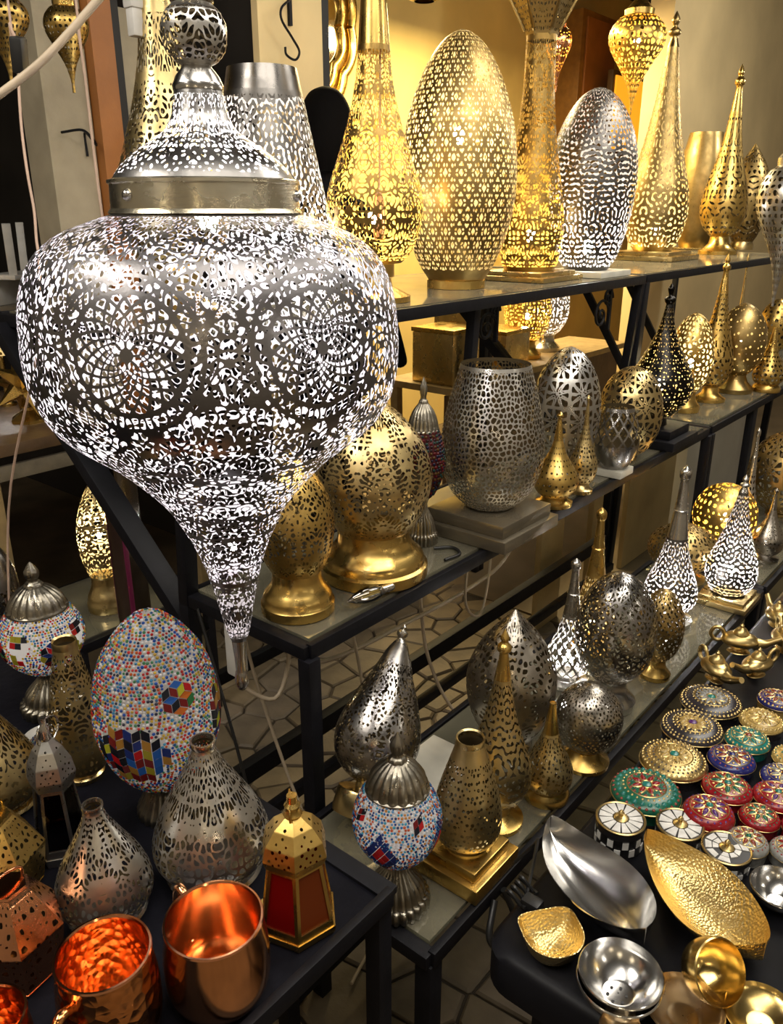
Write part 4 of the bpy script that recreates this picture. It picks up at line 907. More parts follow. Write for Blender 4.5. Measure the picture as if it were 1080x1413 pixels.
# ------------------------------------------------------------------ trinket boxes on the black cloth
BRASS = metal('box_brass', (.70, .52, .22), .28); PEARL = plain('mother_of_pearl', (.78, .77, .74), .18, var=.3, scale=60); INK = plain('black_inlay', (.012, .011, .012), .3)
STN = {k: plain('stone_' + k, c, .25, var=.45, scale=120) for k, c in dict(red=(.30, .008, .014), green=(.012, .13, .075), teal=(.012, .20, .17), blue=(.018, .022, .17), purple=(.10, .025, .18), grey=(.30, .30, .28), gold=(.55, .38, .12), dark=(.03, .025, .03), coral=(.26, .04, .02)).items()}
def dome_z(pr, R, H):
    q = sect(pr, 'body', R, H); rr = [p[0] for p in q][::-1]; zz = [p[1] for p in q][::-1]
    return lambda r: float(np.interp(r, rr, zz))
def petal_mesh(l, w_, h):
    n = 10; out = [(l / 2 * math.cos(a), w_ / 2 * math.sin(a) * (1 - .25 * math.cos(a)), 0) for a in np.arange(n) * 2 * PI / n]; inn = [(x * .6, y * .6, h) for x, y, _ in out]
    return pymesh('petal', out + inn, [(i, (i + 1) % n, n + (i + 1) % n, n + i) for i in range(n)] + [tuple(range(n, 2 * n))], True, 0)
def ring_beads(name, R, n, r, zf, mat, parent, kind='stuff'):
    V = []; F = []
    for k in range(n):
        a = 2 * PI * k / n; cx, cy, cz = R * math.cos(a), R * math.sin(a), zf(R); b = len(V)
        V += [(cx + r * math.cos(t), cy + r * math.sin(t), cz - r * .2) for t in np.arange(6) * PI / 3] + [(cx + r * .55 * math.cos(t), cy + r * .55 * math.sin(t), cz + r * .6) for t in np.arange(6) * PI / 3]
        F += [(b + i, b + (i + 1) % 6, b + 6 + (i + 1) % 6, b + 6 + i) for i in range(6)] + [tuple(range(b + 6, b + 12))]
    o = link(name, pymesh(name, V, F, True, 0), mat, parent); o['kind'] = kind; return o
def ring_tube(name, R, r, zf, mat, parent):
    return tube(name, [(R * math.cos(a), R * math.sin(a), zf(R)) for a in np.linspace(0, 2 * PI, 49)], r, mat, parent, seg=6)
DOTB = {}
def ring_tube_at(ld, x, y, z, r):
    k = round(r, 5)
    if k not in DOTB: DOTB[k] = lathe('gold_dot', [(r, -r * .2), (r * .7, r * .4), (r * .1, r * .6)], 8); DOTB[k].materials.append(BRASS)
    o = link('gold_dot', DOTB[k], None, ld); o.location = (x, y, z)
def stone_box(key, label, side, lid, petals, centre, n=8, extra=None, rz_=0.0, gold_band=False):
    pr, x, y, z0, R, H = FIT[key]; t = thing('trinket_box', label, 'box', (x, y, z0), 'trinket boxes on the black cloth', rz_)
    link('drum', lathe('drum', sect(pr, 'base', R, H), 40), side, t)
    ld = link('lid', lathe('lid', catmull(sect(pr, 'body', R, H), 18), 48, close_bot=False, angle=60), lid, t); zf = dome_z(pr, R, H)
    ring_tube('rim_wire', R * 1.0, R * .025, lambda r: H * .56, BRASS, ld)
    if gold_band: ring_beads('rope_border', R * .90, 26, R * .075, zf, BRASS, ld)
    L_ = R * (.42 if not extra else .30)
    if petals:
        me = petal_mesh(L_, L_ * .5, R * .05); meg = petal_mesh(L_ * 1.22, L_ * .68, R * .03)
        for k in range(n):
            a = 2 * PI * k / n; rr = R * (.46 if not extra else .30); sl = math.atan2(zf(rr - .1 * R) - zf(rr + .1 * R), .2 * R)
            for nm, m_, mt, dz in (('petal_setting', meg, BRASS, 0), ('petal', me, petals, R * .012)):
                o = link(nm, m_, None, ld); o.location = (rr * math.cos(a), rr * math.sin(a), zf(rr) + dz); o.rotation_euler = (0, sl, a)
                if len(o.data.materials) == 0: o.data.materials.append(mt)
    if extra:
        ring_tube('ring_wire', R * .55, R * .025, zf, BRASS, ld)
        for rr, nn, rb, mt in extra: ring_beads('stone_ring', R * rr, nn, R * rb, zf, mt, ld)
    if petals and not extra:
        ring_tube('ring_wire', R * .74, R * .022, zf, BRASS, ld); ring_beads('stone_ring', R * .84, 22, R * .055, zf, petals, ld)
        for k in range(n): a = 2 * PI * (k + .5) / n; ring_tube_at(ld, R * .6 * math.cos(a), R * .6 * math.sin(a), zf(R * .6), R * .07)
    link('centre_stone', lathe('centre_stone', [(R * .14, H * .985), (R * .12, H * 1.03), (R * .05, H * 1.06), (R * .01, H * 1.065)], 16), centre, ld)
    ring_tube('centre_wire', R * .16, R * .025, lambda r: H * .995, BRASS, ld)
    return t
def pearl_box(key, label, n, dark_top=False, seed=0):
    pr, x, y, z0, R, H = FIT[key]; t = thing('trinket_box', label, 'box', (x, y, z0), 'trinket boxes on the black cloth', .2)
    link('drum', lathe('drum', sect(pr, 'base', R, H), 40), INK, t)
    ld = link('lid', lathe('lid', sect(pr, 'body', R, H), 48, close_bot=False), INK, t)
    ring_tube('rim_band', R * .96, R * .055, lambda r: H * .985, BRASS, ld)
    g = random.Random(seed)
    for k in range(n):
        a0, a1 = 2 * PI * (k + .09) / n, 2 * PI * (k + .91) / n; r0, r1 = R * .34, R * .88
        rows = [(r0, r1)] if not dark_top else [(r0, R * .58), (R * .62, r1)]
        for (ra, rb) in rows:
            if dark_top and g.random() < .3: continue
            p = [(ra * math.cos(a0), ra * math.sin(a0)), (rb * math.cos(a0), rb * math.sin(a0)), (rb * math.cos(a1), rb * math.sin(a1)), (ra * math.cos(a1), ra * math.sin(a1))]
            V = [(x_, y_, H * .99) for x_, y_ in p] + [(x_ * .99, y_ * .99, H + .0012) for x_, y_ in p]
            link('pearl_tile', pymesh('pearl_tile', V, [(4, 5, 6, 7)] + [(i, (i + 1) % 4, 4 + (i + 1) % 4, 4 + i) for i in range(4)], False), PEARL, ld)
    link('knob', lathe('knob', [(R * .30, H), (R * .30, H + .002), (R * .2, H + .004), (R * .08, H + .005), (R * .07, H + .009), (R * .12, H + .012), (R * .05, H + .016), (R * .01, H + .017)], 24), BRASS, ld)
    V = []; F = []
    for row in range(2):
        for k in range(20):
            if (k + row) % 2: continue
            a0, a1 = 2 * PI * (k + .1) / 20, 2 * PI * (k + .9) / 20; z_0, z_1 = H * (.08 + .31 * row), H * (.35 + .31 * row); b = len(V); r_ = R * .985
            V += [(r_ * math.cos(a), r_ * math.sin(a), z) for z in (z_0, z_1) for a in (a0, a1)]; V += [(v[0] * .97, v[1] * .97, v[2]) for v in V[b:b + 4]]
            F += [(b, b + 1, b + 3, b + 2), (b + 1, b, b + 4, b + 5), (b + 3, b + 1, b + 5, b + 7), (b + 2, b + 3, b + 7, b + 6), (b, b + 2, b + 6, b + 4)]
    o = link('side_tiles', pymesh('side_tiles', V, F, False), PEARL, t); o['kind'] = 'stuff'
pearl_box('X1', 'tall round box with radial mother-of-pearl lid by the silver leaf bowl', 13)
pearl_box('X2', 'round pale mother-of-pearl box above the hammered gold leaf dish', 10, seed=2)
pearl_box('X3', 'black round box with broken mother-of-pearl mosaic lid', 9, True, 5)
Sx = STN
stone_box('X4', 'largest round box, concentric green and red stones on brass', Sx['green'], Sx['green'], Sx['red'], Sx['teal'], 8, [(.93, 30, .05, Sx['coral']), (.80, 24, .085, Sx['teal']), (.66, 26, .045, BRASS), (.50, 18, .06, Sx['coral']), (.40, 14, .06, Sx['green'])])
stone_box('X5', 'round box covered in rings of brass beading', Sx['dark'], BRASS, Sx['gold'], Sx['teal'], 10, [(.92, 40, .05, BRASS), (.82, 36, .045, Sx['dark']), (.72, 32, .05, BRASS), (.62, 28, .04, Sx['dark']), (.45, 20, .05, BRASS)])
stone_box('X6', 'round brass box with black band and small violet centre stone', Sx['dark'], Sx['dark'], Sx['gold'], Sx['purple'], 12, [(.93, 42, .05, BRASS), (.83, 38, .045, BRASS), (.62, 26, .05, BRASS), (.50, 20, .05, BRASS), (.38, 16, .05, Sx['gold'])])
stone_box('X7', 'round black box with brass rope edge and pale flower top', Sx['dark'], Sx['dark'], Sx['grey'], Sx['teal'], 12, [(.95, 40, .06, BRASS), (.84, 38, .04, BRASS), (.60, 26, .04, BRASS), (.48, 20, .05, Sx['grey'])])
stone_box('X8', 'red round box with purple petals and teal centre', Sx['red'], Sx['red'], Sx['purple'], Sx['teal'], 8)
stone_box('X9', 'red round box with green petals and teal centre', Sx['red'], Sx['red'], Sx['green'], Sx['teal'], 8, rz_=.3)
stone_box('X10', 'blue round box with orange-edged petals, next to the brass beaded box', Sx['blue'], Sx['blue'], Sx['coral'], Sx['blue'], 8)
stone_box('X11', 'teal round box with gold rope border', Sx['teal'], Sx['teal'], Sx['teal'], Sx['coral'], 8, gold_band=True)
stone_box('X12', 'brown-gold round box with twisted rope border', Sx['dark'], Sx['gold'], Sx['gold'], Sx['gold'], 8, gold_band=True)
stone_box('X13', 'blue round box with gold rope border near the brass oil lamps', Sx['gold'], Sx['blue'], Sx['coral'], Sx['blue'], 8, gold_band=True)
stone_box('X14', 'teal and gold round box behind the small blue box', Sx['dark'], Sx['gold'], Sx['teal'], Sx['teal'], 6, gold_band=True)
stone_box('X15', 'small blue round box with pale stones, beside the red boxes', Sx['blue'], Sx['blue'], Sx['grey'], Sx['coral'], 8)
stone_box('X16', 'red round box with violet and teal flower, behind the red-green one', Sx['red'], Sx['red'], Sx['purple'], Sx['teal'], 6)
stone_box('X17', 'small red round box with large green and white petals', Sx['red'], Sx['red'], Sx['green'], Sx['grey'], 8)
stone_box('X18', 'grey mosaic round box with red-set petals', Sx['grey'], Sx['grey'], Sx['coral'], Sx['green'], 8)
stone_box('X19', 'grey round box with red stones next to the silver oval dish', Sx['grey'], Sx['grey'], Sx['red'], Sx['coral'], 8)
stone_box('X20', 'plain red round box half out of view behind the grey boxes', Sx['red'], Sx['red'], Sx['coral'], Sx['red'], 8)

# ------------------------------------------------------------------ bowls and dishes
HGOLD = hammered('hammered_gold', (.82, .62, .26), .28, 230, .28); BOWL_S = metal('bowl_silver', (.70, .69, .67), .17, var=.2, scale=6); BOWL_G = metal('bowl_gold', (.78, .56, .20), .2, var=.3, scale=10)
BOWL_B = metal('bowl_bronze', (.55, .42, .26), .28, var=.3); 
bgp = 'bowls and dishes on the black cloth'
def leaf_dish(label, p0, p1, wid, depth, mat, curl, z=.6):
    a = np.array(p0[:2]); b = np.array(p1[:2]); c = (a + b) / 2; L_ = np.linalg.norm(b - a) / 2; ang = math.atan2(*(b - a)[::-1])
    t = thing('leaf_dish', label, 'dish', (c[0], c[1], z), bgp, ang); nu_, nv_ = 40, 20; V = []
    for sgn in (1, -1):
        for i in range(nu_ + 1):
            x = -1 + 2 * i / nu_; w_ = wid * (1 - x * x) ** .72 * (1 + .18 * x) + .0008; mid_ = curl * x * (1 - x * x)
            for j in range(nv_ + 1):
                v = -1 + 2 * j / nv_; zz = depth * (.10 + .85 * abs(v) ** 2.2 * (1 - .35 * x * x) + .55 * abs(x) ** 3)
                V.append((x * L_, mid_ + v * w_ * (1.0 if sgn == 1 else 1.01), zz if sgn == 1 else max(0.0, zz - .0025)))
    F = []; n1 = (nu_ + 1) * (nv_ + 1); idx = lambda i, j, s: s * n1 + i * (nv_ + 1) + j
    for i in range(nu_):
        for j in range(nv_):
            F.append((idx(i, j, 0), idx(i + 1, j, 0), idx(i + 1, j + 1, 0), idx(i, j + 1, 0))); F.append((idx(i, j + 1, 1), idx(i + 1, j + 1, 1), idx(i + 1, j, 1), idx(i, j, 1)))
        F.append((idx(i, 0, 1), idx(i + 1, 0, 1), idx(i + 1, 0, 0), idx(i, 0, 0))); F.append((idx(i, nv_, 0), idx(i + 1, nv_, 0), idx(i + 1, nv_, 1), idx(i, nv_, 1)))
    link('dish', pymesh('dish', V, F, True, 50), mat, t)
    return t
leaf_dish('polished silver leaf-shaped dish next to the tall pearl box', (1.0, .485), (.885, .272), .062, .055, BOWL_S, .012)
leaf_dish('hammered gold leaf-shaped dish before the pale pearl box', (1.070, .350), (.966, .136), .066, .055, HGOLD, -.012)
def round_bowl(key, label, mat, holes=False, squash=None, nested=False):
    pr, x, y, z0, R, H = FIT[key]
    if nested: R, H = .056, .05
    t = thing('bowl', label, 'bowl', (x, y, z0), bgp)
    for k in range(2 if nested else 1):
        H2 = H * (.8 if nested else 1); q = [(r, z * (H2 / H)) for r, z in sect(pr, 'body', R, H)]; q2 = [(max(.001, r - .0018), z + .0022) for r, z in reversed(q)]
        o = link('shell', lathe('shell', list(catmull(q, 18)) + [(q[-1][0] - .0006, H2 + .001)] + list(catmull(q2, 18)) + [(.001, q2[-1][1])], 56, close_top=False), mat, t); o.location = (0, 0, k * H * .2)
        if k: o.location.x += .004
    if holes:
        hm = lathe('drain_hole', [(.0022, 0), (.0022, .0004)], 10); hm.materials.append(INK)
        for i in range(6):
            a = i * PI / 3; o = link('drain_hole', hm, None, t); o.location = (.012 * math.cos(a), .012 * math.sin(a), q2[-1][1] + (H * .2 if nested else 0) + .0006)
    return t
round_bowl('W1', 'two stacked polished silver bowls with drain holes', BOWL_S, True, nested=True)
round_bowl('W2', 'shallow bronze bowl before the tilted gold bowl', BOWL_B)
round_bowl('W3', 'shiny yellow-gold bowl at the table front', BOWL_G)
round_bowl('W4', 'silver oval dish beside the grey trinket boxes', BOWL_S)
round_bowl('W5', 'small bronze bowl at the front edge by the stacked silver bowls', BOWL_B)
# squared small gold bowl
t = thing('square_bowl', 'small gold bowl with one straight squared side near the plug', 'bowl', (.822, .382, .6), bgp, math.radians(-38))
V = []; n = 48
for (k, z) in ((.45, 0), (.8, .012), (1.0, .038), (.965, .038), (.76, .014), (.35, .004)):
    for i in range(n):
        a = 2 * PI * i / n; c, s = math.cos(a), math.sin(a); e = 5.0 if s > 0 else 2.2
        r = 1 / (abs(c) ** e + abs(s) ** e) ** (1 / e); V.append((.044 * r * c * k, .042 * r * s * k * (.9 if s > 0 else 1.1), z))
F = [((l) * n + i, (l) * n + (i + 1) % n, (l + 1) * n + (i + 1) % n, (l + 1) * n + i) for l in range(5) for i in range(n)] + [tuple(reversed(range(n))), tuple(range(5 * n, 6 * n))]
link('shell', pymesh('shell', V, F, True, 50), HGOLD, t)
# tilted gold bowl lying on its side
t = thing('footed_bowl', 'small gold engraved bowl tipped on its side, mouth outward', 'bowl', (.893, .190, .645), bgp)
t.rotation_mode = 'QUATERNION'; t.rotation_quaternion = Vector((-.35, -.78, .62)).to_track_quat('Z', 'Y')
q = [(.008, -.026), (.018, -.022), (.034, -.008), (.041, .012), (.042, .028)]; q2 = [(r - .0016, z + .0016) for r, z in reversed(q)]
link('shell', lathe('shell', list(catmull(q, 16)) + list(catmull(q2, 16)) + [(.001, -.0235)], 48, close_top=False), BOWL_G, t); link('foot', lathe('foot', [(.006, -.036), (.009, -.034), (.005, -.029), (.006, -.025)], 20), BOWL_G, t)
# shell-like gold dish at the right edge
leaf_dish('smooth gold dish leaning at the right of the hammered leaf dish', (1.075, .115), (.955, .005), .045, .045, BOWL_G, .0)

# ------------------------------------------------------------------ little brass oil lamps
def oil_lamp(label, loc, rz_, s=1.0, tilt=0.0, mosaic=False):
    t = thing('oil_lamp', label, 'oil lamp', loc, 'brass oil lamps at the back of the table', rz_); t.rotation_euler = (tilt, 0, rz_); t.scale = (s, s, s)
    o = link('body', lathe('body', [(.012, .0), (.018, .003), (.010, .007), (.014, .012), (.027, .022), (.029, .03), (.022, .039), (.014, .043)], 28, smooth_n=24), BRASS, t); o.scale = (1.25, .85, 1)
    tube('spout', [(.025, 0, .024), (.045, 0, .027), (.062, 0, .036), (.075, 0, .044)], .010, BRASS, t, seg=12, smooth_n=14, taper=[(0, 1.3), (.5, .7), (1, .6)])
    tube('handle', [(-.03, 0, .026), (-.045, 0, .022), (-.056, 0, .034), (-.05, 0, .049), (-.037, 0, .048), (-.03, 0, .036)], .004, BRASS, t, smooth_n=24)
    ld = link('lid', lathe('lid', [(.0155, .042), (.015, .046), (.009, .054), (.003, .057), (.004, .061), (.001, .065)], 20), BRASS, t)
    if mosaic:
        S_ = Surf([(.0185, .014), (.0275, .0225), (.0295, .03), (.0225, .0385)]); b = beads(S_, .0035, .0075, PAL_BRIGHT, lambda u, s: False, t, 3, 0, 1); b.scale = (1.25, .85, 1)
for k, (x, y, a, s, mo, lb) in enumerate(((1.70, .452, -2.2, 1.15, 0, 'brass oil lamp nearest the black and brass boxes'), (1.78, .385, 2.7, 1.1, 0, 'brass oil lamp with round handle hole, among the boxes'), (1.86, .45, -1.2, 1.2, 0, 'brass oil lamp with raised spout behind the round-handled one'), (1.94, .37, -2.6, 1.2, 0, 'plump brass oil lamp at the middle of the cluster'), (2.06, .42, .6, 1.1, 0, 'brass oil lamp at the far end of the cluster'), (2.02, .30, -2.4, 1.1, 1, 'bead-set brass oil lamp beside the far boxes'))):
    oil_lamp(lb, (x, y, .6), a, s, 0, bool(mo))
# ------------------------------------------------------------------ behind and around the stands
IRON = BLACK_IRON
CORD_W = plain('beige_cord', (.50, .40, .28), .5); CORD_P = plain('pinkish_cord', (.52, .36, .27), .5); CORD_K = plain('black_cord', (.012, .012, .012), .4); WHITE_P = plain('white_plastic', (.66, .64, .60), .4)
def cord(name, label, pts, r, mat, n=40, cat='cable', group=None):
    o = tube(name, pts, r, mat, None, 8, n); return tag(o, label, cat, group)
# alley counter at the left, with posts, shelf, star lamp
ac = thing('alley_counter', 'rough wooden counter across the alley under the star lamp', 'counter', (.3, 2.55, 0))
o = link('counter_top', box_me('counter_top', 1.75, .85, .04, .004), WOOD_D, ac); o.location = (.875, .425, .86)
bar('apron', (0, .03, .80), (1.7, .03, .80), .02, .05, plain('grey_board', (.22, .19, .14), .5, var=.4), ac)
for x in (.28, .80, 1.6): bar('leg', (x, .06, 0), (x, .06, .86), .045, .045, plain('pale_wood', (.42, .30, .14), .6, var=.3), ac)
for x in (.1, 1.6): bar('shelf_post', (x, .62, .90), (x, .62, 1.24), .03, .03, IRON, ac)
o = link('raised_shelf', box_me('raised_shelf', 1.7, .35, .02, .003), MATS['grey_board'], ac); o.location = (.85, .65, 1.24)
def star_lamp():
    t = thing('star_lamp', 'brass many-pointed star lamp on a flared foot on the counter', 'lamp', (1.36, 2.8, .90))
    link('foot', lathe('foot', [(.07, 0), (.07, .01), (.03, .035), (.022, .04), (.02, .05)], sides=6), solid('gold'), t)
    V = []; F = []; R_, r_ = .128, .045; ph = (1 + 5 ** .5) / 2
    ico = [Vector(v).normalized() for v in [(-1, ph, 0), (1, ph, 0), (-1, -ph, 0), (1, -ph, 0), (0, -1, ph), (0, 1, ph), (0, -1, -ph), (0, 1, -ph), (ph, 0, -1), (ph, 0, 1), (-ph, 0, -1), (-ph, 0, 1)]]
    faces = [(0, 11, 5), (0, 5, 1), (0, 1, 7), (0, 7, 10), (0, 10, 11), (1, 5, 9), (5, 11, 4), (11, 10, 2), (10, 7, 6), (7, 1, 8), (3, 9, 4), (3, 4, 2), (3, 2, 6), (3, 6, 8), (3, 8, 9), (4, 9, 5), (2, 4, 11), (6, 2, 10), (8, 6, 7), (9, 8, 1)]
    inner = [(ico[a] + ico[b] + ico[c]).normalized() * r_ * 1.15 for a, b, c in faces]
    V = [v * R_ for v in ico] + inner
    for k in range(12):
        adj = [i for i, f in enumerate(faces) if k in f]; n = ico[k]; x = (inner[adj[0]] - n * inner[adj[0]].dot(n)).normalized(); y = n.cross(x)
        adj.sort(key=lambda i: math.atan2(inner[i].dot(y), inner[i].dot(x)))
        for i in range(5): F.append((k, 12 + adj[i], 12 + adj[(i + 1) % 5]))
    o = link('star', pymesh('star', V, F, False), solid('gold'), t); o.location.z = .135
star_lamp()
t = thing('cone_lamp', 'small glowing white cone lamp behind the star lamp on the counter', 'lamp', (1.43, 3.10, .90))
link('base', lathe('base', [(.03, 0), (.03, .01), (.01, .02), (.01, .22)], 20), solid('gold'), t)
link('pierced_shade', perforated('pierced_shade', [(.075, .20), (.06, .25), (.042, .31)], 90, 30, pat('cells', 4, .07, seed=3, w=.3, m=9), smooth=False), shell('pale', 'white'), t); bulb(t, .25, LIT['white'], .5, r=.012)
t = lamp_obj = thing('egg_lamp', 'glowing amber egg lamp on the raised shelf of the alley counter', 'lamp', (1.285, 3.17, 1.26))
rz_ = [(.03, .02), (.07, .05), (.095, .11), (.09, .18), (.06, .26), (.02, .33), (.002, .35)]
link('pierced_shade', perforated('pierced_shade', rz_, 110, 60, pat('cells', 6, .095, seed=13, w=.4, m=36)), shell('gold', 'gold'), t); link('base', lathe('base', [(.05, 0), (.05, .01), (.03, .022)], 24), solid('gold'), t); bulb(t, .15, LIT['gold'], .5, r=.012)
# white plastic chair stacked on the raised shelf
t = thing('plastic_chair', 'white plastic chair stacked upside down on the raised shelf', 'chair', (1.60, 3.2, 1.26), rz=.5)
WP = WHITE_P
o = link('seat', box_me('seat', .26, .14, .02, .008), WP, t); o.location = (0, 0, .10)
for sx in (-1, 1):
    bar('leg', (sx * .11, -.05, .11), (sx * .15, -.08, .30), .03, .014, WP, t); bar('leg', (sx * .11, .05, .11), (sx * .15, .07, .30), .03, .014, WP, t)
o = link('backrest', box_me('backrest', .22, .016, .10, .006), WP, t); o.location = (0, .05, 0)
# dim goods and pipes at the far end of the alley
for k, (x, y, h, c, lb) in enumerate(((1.25, 4.6, 2.2, (.30, .29, .28), 'grey metal upright standing in the dark alley'), (1.62, 5.0, 2.3, (.10, .12, .16), 'blue-grey upright deep in the dark alley'))):
    tag(bar('steel_upright', (x, y, 0), (x + .05, y, h), .05, .05, plain('steel_%d' % k, c, .4, metallic=.5)), lb, 'post')
o = link('green_shutter', box_me('green_shutter', .9, .03, 1.2), plain('green_paint', (.06, .14, .09), .6, var=.3), None); o.location = (1.35, 5.6, 2.2); tag(o, 'dull green shutter high up at the back of the alley', 'shutter')
tag(bar('shutter_bracket', (1.3, 5.6, 0), (1.3, 5.6, 2.2), .04, .04, IRON), 'thin iron post under the green shutter', 'post')
# wall bracket on the post
o = tube('wall_bracket', [(1.50, 2.59, 1.835), (1.53, 2.52, 1.84), (1.55, 2.50, 1.815), (1.58, 2.53, 1.80), (1.585, 2.595, 1.84), (1.585, 2.595, 1.77)], .004, IRON, None, 6, 30); tag(o, 'small curly iron bracket on the weathered post', 'bracket')
# hanging gold lanterns, one builder
def pendant(label, kind, x, y, z_tip, H, R, lit=None, power=.8, seed=1, N=7, px=8, group=None):
    t = thing('pendant_lantern', label, 'lantern', (x, y, z_tip), group)
    rz = [(.004, 0), (.09 * R, .12 * H), (.26 * R, .26 * H), (.58 * R, .40 * H), (.9 * R, .53 * H), (1.0 * R, .62 * H), (.93 * R, .70 * H), (.7 * R, .77 * H), (.48 * R, .80 * H)]
    k = px_per_m((x, y, z_tip)); nu, nv = grid_for(R, arc_len(rz), (x, y, z_tip + H / 2)); m = max(4, int((2 * PI * R * k / N / px) ** 2))
    link('pierced_body', perforated('pierced_body', rz, nu, nv, pat('cells', N, R, seed=seed, w=.36, m=m)), shell(kind, lit), t)
    link('crown', lathe('crown', [(.5 * R, .79 * H), (.52 * R, .84 * H), (.42 * R, .86 * H), (.2 * R, .92 * H), (.14 * R, .97 * H), (.05 * R, H)], 28), solid(kind), t)
    tube('suspension_rod', [(0, 0, H * .98), (0, 0, 3.4 - z_tip)], .003, IRON, t, 6)
    if lit: bulb(t, .6 * H, LIT[lit], power, r=min(.016, .2 * R))
    return t
hg = 'small pendant lanterns hanging further back'
pendant('gold pendant lantern hanging against the weathered post', 'gold', 1.37, 2.272, 1.909, .26, .058, seed=41, group=hg)
pendant('gold pendant lantern behind the black inline switch', 'gold', 1.148, 2.185, 1.90, .24, .062, seed=43, group=hg)
pendant('copper-gold glowing pendant lantern before the amber panel', 'gold', 4.65, 2.14, 2.10, .60, .150, 'gold', 1.6, 45, 8, 6, hg)
pendant('small amber pendant lantern beside the brown cabinet', 'copper', 4.2, 2.36, 2.19, .37, .068, 'gold', .5, 47, 6, 6, hg)
pendant('silver pendant lantern at the edge of the right-hand stand', 'silver', 2.99, .80, 1.30, .55, .10, None, 0, 49, 7, 9, hg)
# cords at the upper left
cord('ceiling_cable', 'thick twisted pale cable slanting across the upper corner', [(.54, 1.235, 1.69), (.591, 1.205, 1.736), (.658, 1.158, 1.794), (.731, 1.116, 1.875), (.80, 1.09, 1.95), (1.1, .95, 2.3), (1.3, .9, 3.4)], .0055, CORD_W)
t = thing('switched_cord', 'thin pinkish lamp cord with a black inline switch', 'cable', (.756, 1.4, 1.84))
B0 = Vector((.756, 1.4, 1.84))
tube('wire', [Vector(p) - B0 for p in [(.80, 1.46, 3.4), (.771, 1.441, 1.941), (.759, 1.424, 1.886), (.756, 1.405, 1.86)]], .0022, CORD_P, t, 6, 20)
tube('wire', [Vector(p) - B0 for p in [(.752, 1.395, 1.815), (.742, 1.39, 1.795), (.725, 1.37, 1.723), (.712, 1.347, 1.657), (.703, 1.326, 1.603), (.693, 1.313, 1.559), (.684, 1.3, 1.515), (.66, 1.29, 1.40), (.64, 1.45, 1.1), (.62, 1.52, .76)]], .0022, CORD_P, t, 6, 50)
o = link('switch', box_me('switch', .024, .02, .052, .004), CORD_K, t); o.location = (-.002, 0, -.03); o.rotation_euler = (.15, -.2, .6)
cord('ceiling_cable', 'thin pinkish cord hanging before the orange board', [(1.18, 1.9, 3.4), (1.161, 1.874, 2.057), (1.144, 1.85, 1.981), (1.124, 1.813, 1.876), (1.096, 1.768, 1.74), (1.069, 1.721, 1.604), (1.058, 1.691, 1.528), (1.06, 1.62, 1.40)], .003, CORD_P)
t = thing('plug_socket', 'white cable socket hanging at the top beside the bottle lamp', 'socket', (1.09, 1.555, 1.925))
link('shell', box_me('shell', .028, .024, .05, .004), WHITE_P, t); o = link('collar', box_me('collar', .034, .03, .06, .005), WHITE_P, t); o.location.z = .048; tube('wire', [(0, 0, .1), (0, 0, 1.475)], .004, WHITE_P, t, 6)
# tasselled cord before the gold teardrop lamp
t = thing('tassel_cable', 'pale cord with a bundled coil hanging before the glowing gold teardrop', 'cable', (1.597, 1.362, 1.64)); B0 = Vector((1.597, 1.362, 1.64))
tube('wire', [(.06, .03, 1.76), (.054, .04, .19), (.0, 0, .01)], .0028, CORD_P, t, 6, 12)
for k in range(7):
    a = k * .9; tube('coil_loop', [(.012 * math.cos(a) * s_, .012 * math.sin(a) * s_, z) for s_, z in ((.3, .012), (1, -.02), (1.2, -.06), (1.0, -.09), (.4, -.102), (.2, -.05), (.1, .01))], .0022, CORD_P, t, 6, 22)
# the wrapped post at the stand's rear corner and low frame with the glowing egg
t = thing('wrapped_post', 'dark post wrapped in clear plastic and pink tape at the stand corner', 'post', (.97, 1.62, 0))
link('post', box_me('post', .055, .055, 1.12, .003), WOOD_D, t); o = link('plastic_wrap', box_me('plastic_wrap', .062, .062, .5, .012), glassy('plastic_film', (.75, .72, .70), .12, .18), t); o.location.z = .62
o = link('pink_tape', box_me('pink_tape', .012, .064, .30, .002), plain('pink_tape', (.16, .015, .06), .3), t); o.location = (-.022, 0, .66)
lf = thing('low_frame', 'low black iron frame holding the glowing egg lamp', 'stand', (1.0, 1.98, 0))
for a, b in (((0, 0), (.45, 0)), ((.45, 0), (.45, .38)), ((.45, .38), (0, .38)), ((0, .38), (0, 0))): bar('rail', (a[0], a[1], .43), (b[0], b[1], .43), .03, .03, IRON, lf)
for x in (0, .45):
    for y in (0, .38): bar('leg', (x, y, 0), (x, y, .42), .028, .028, IRON, lf)
o = link('glass_top', box_me('glass_top', .44, .37, .005), GLASS, lf); o.location = (.225, .19, .445)
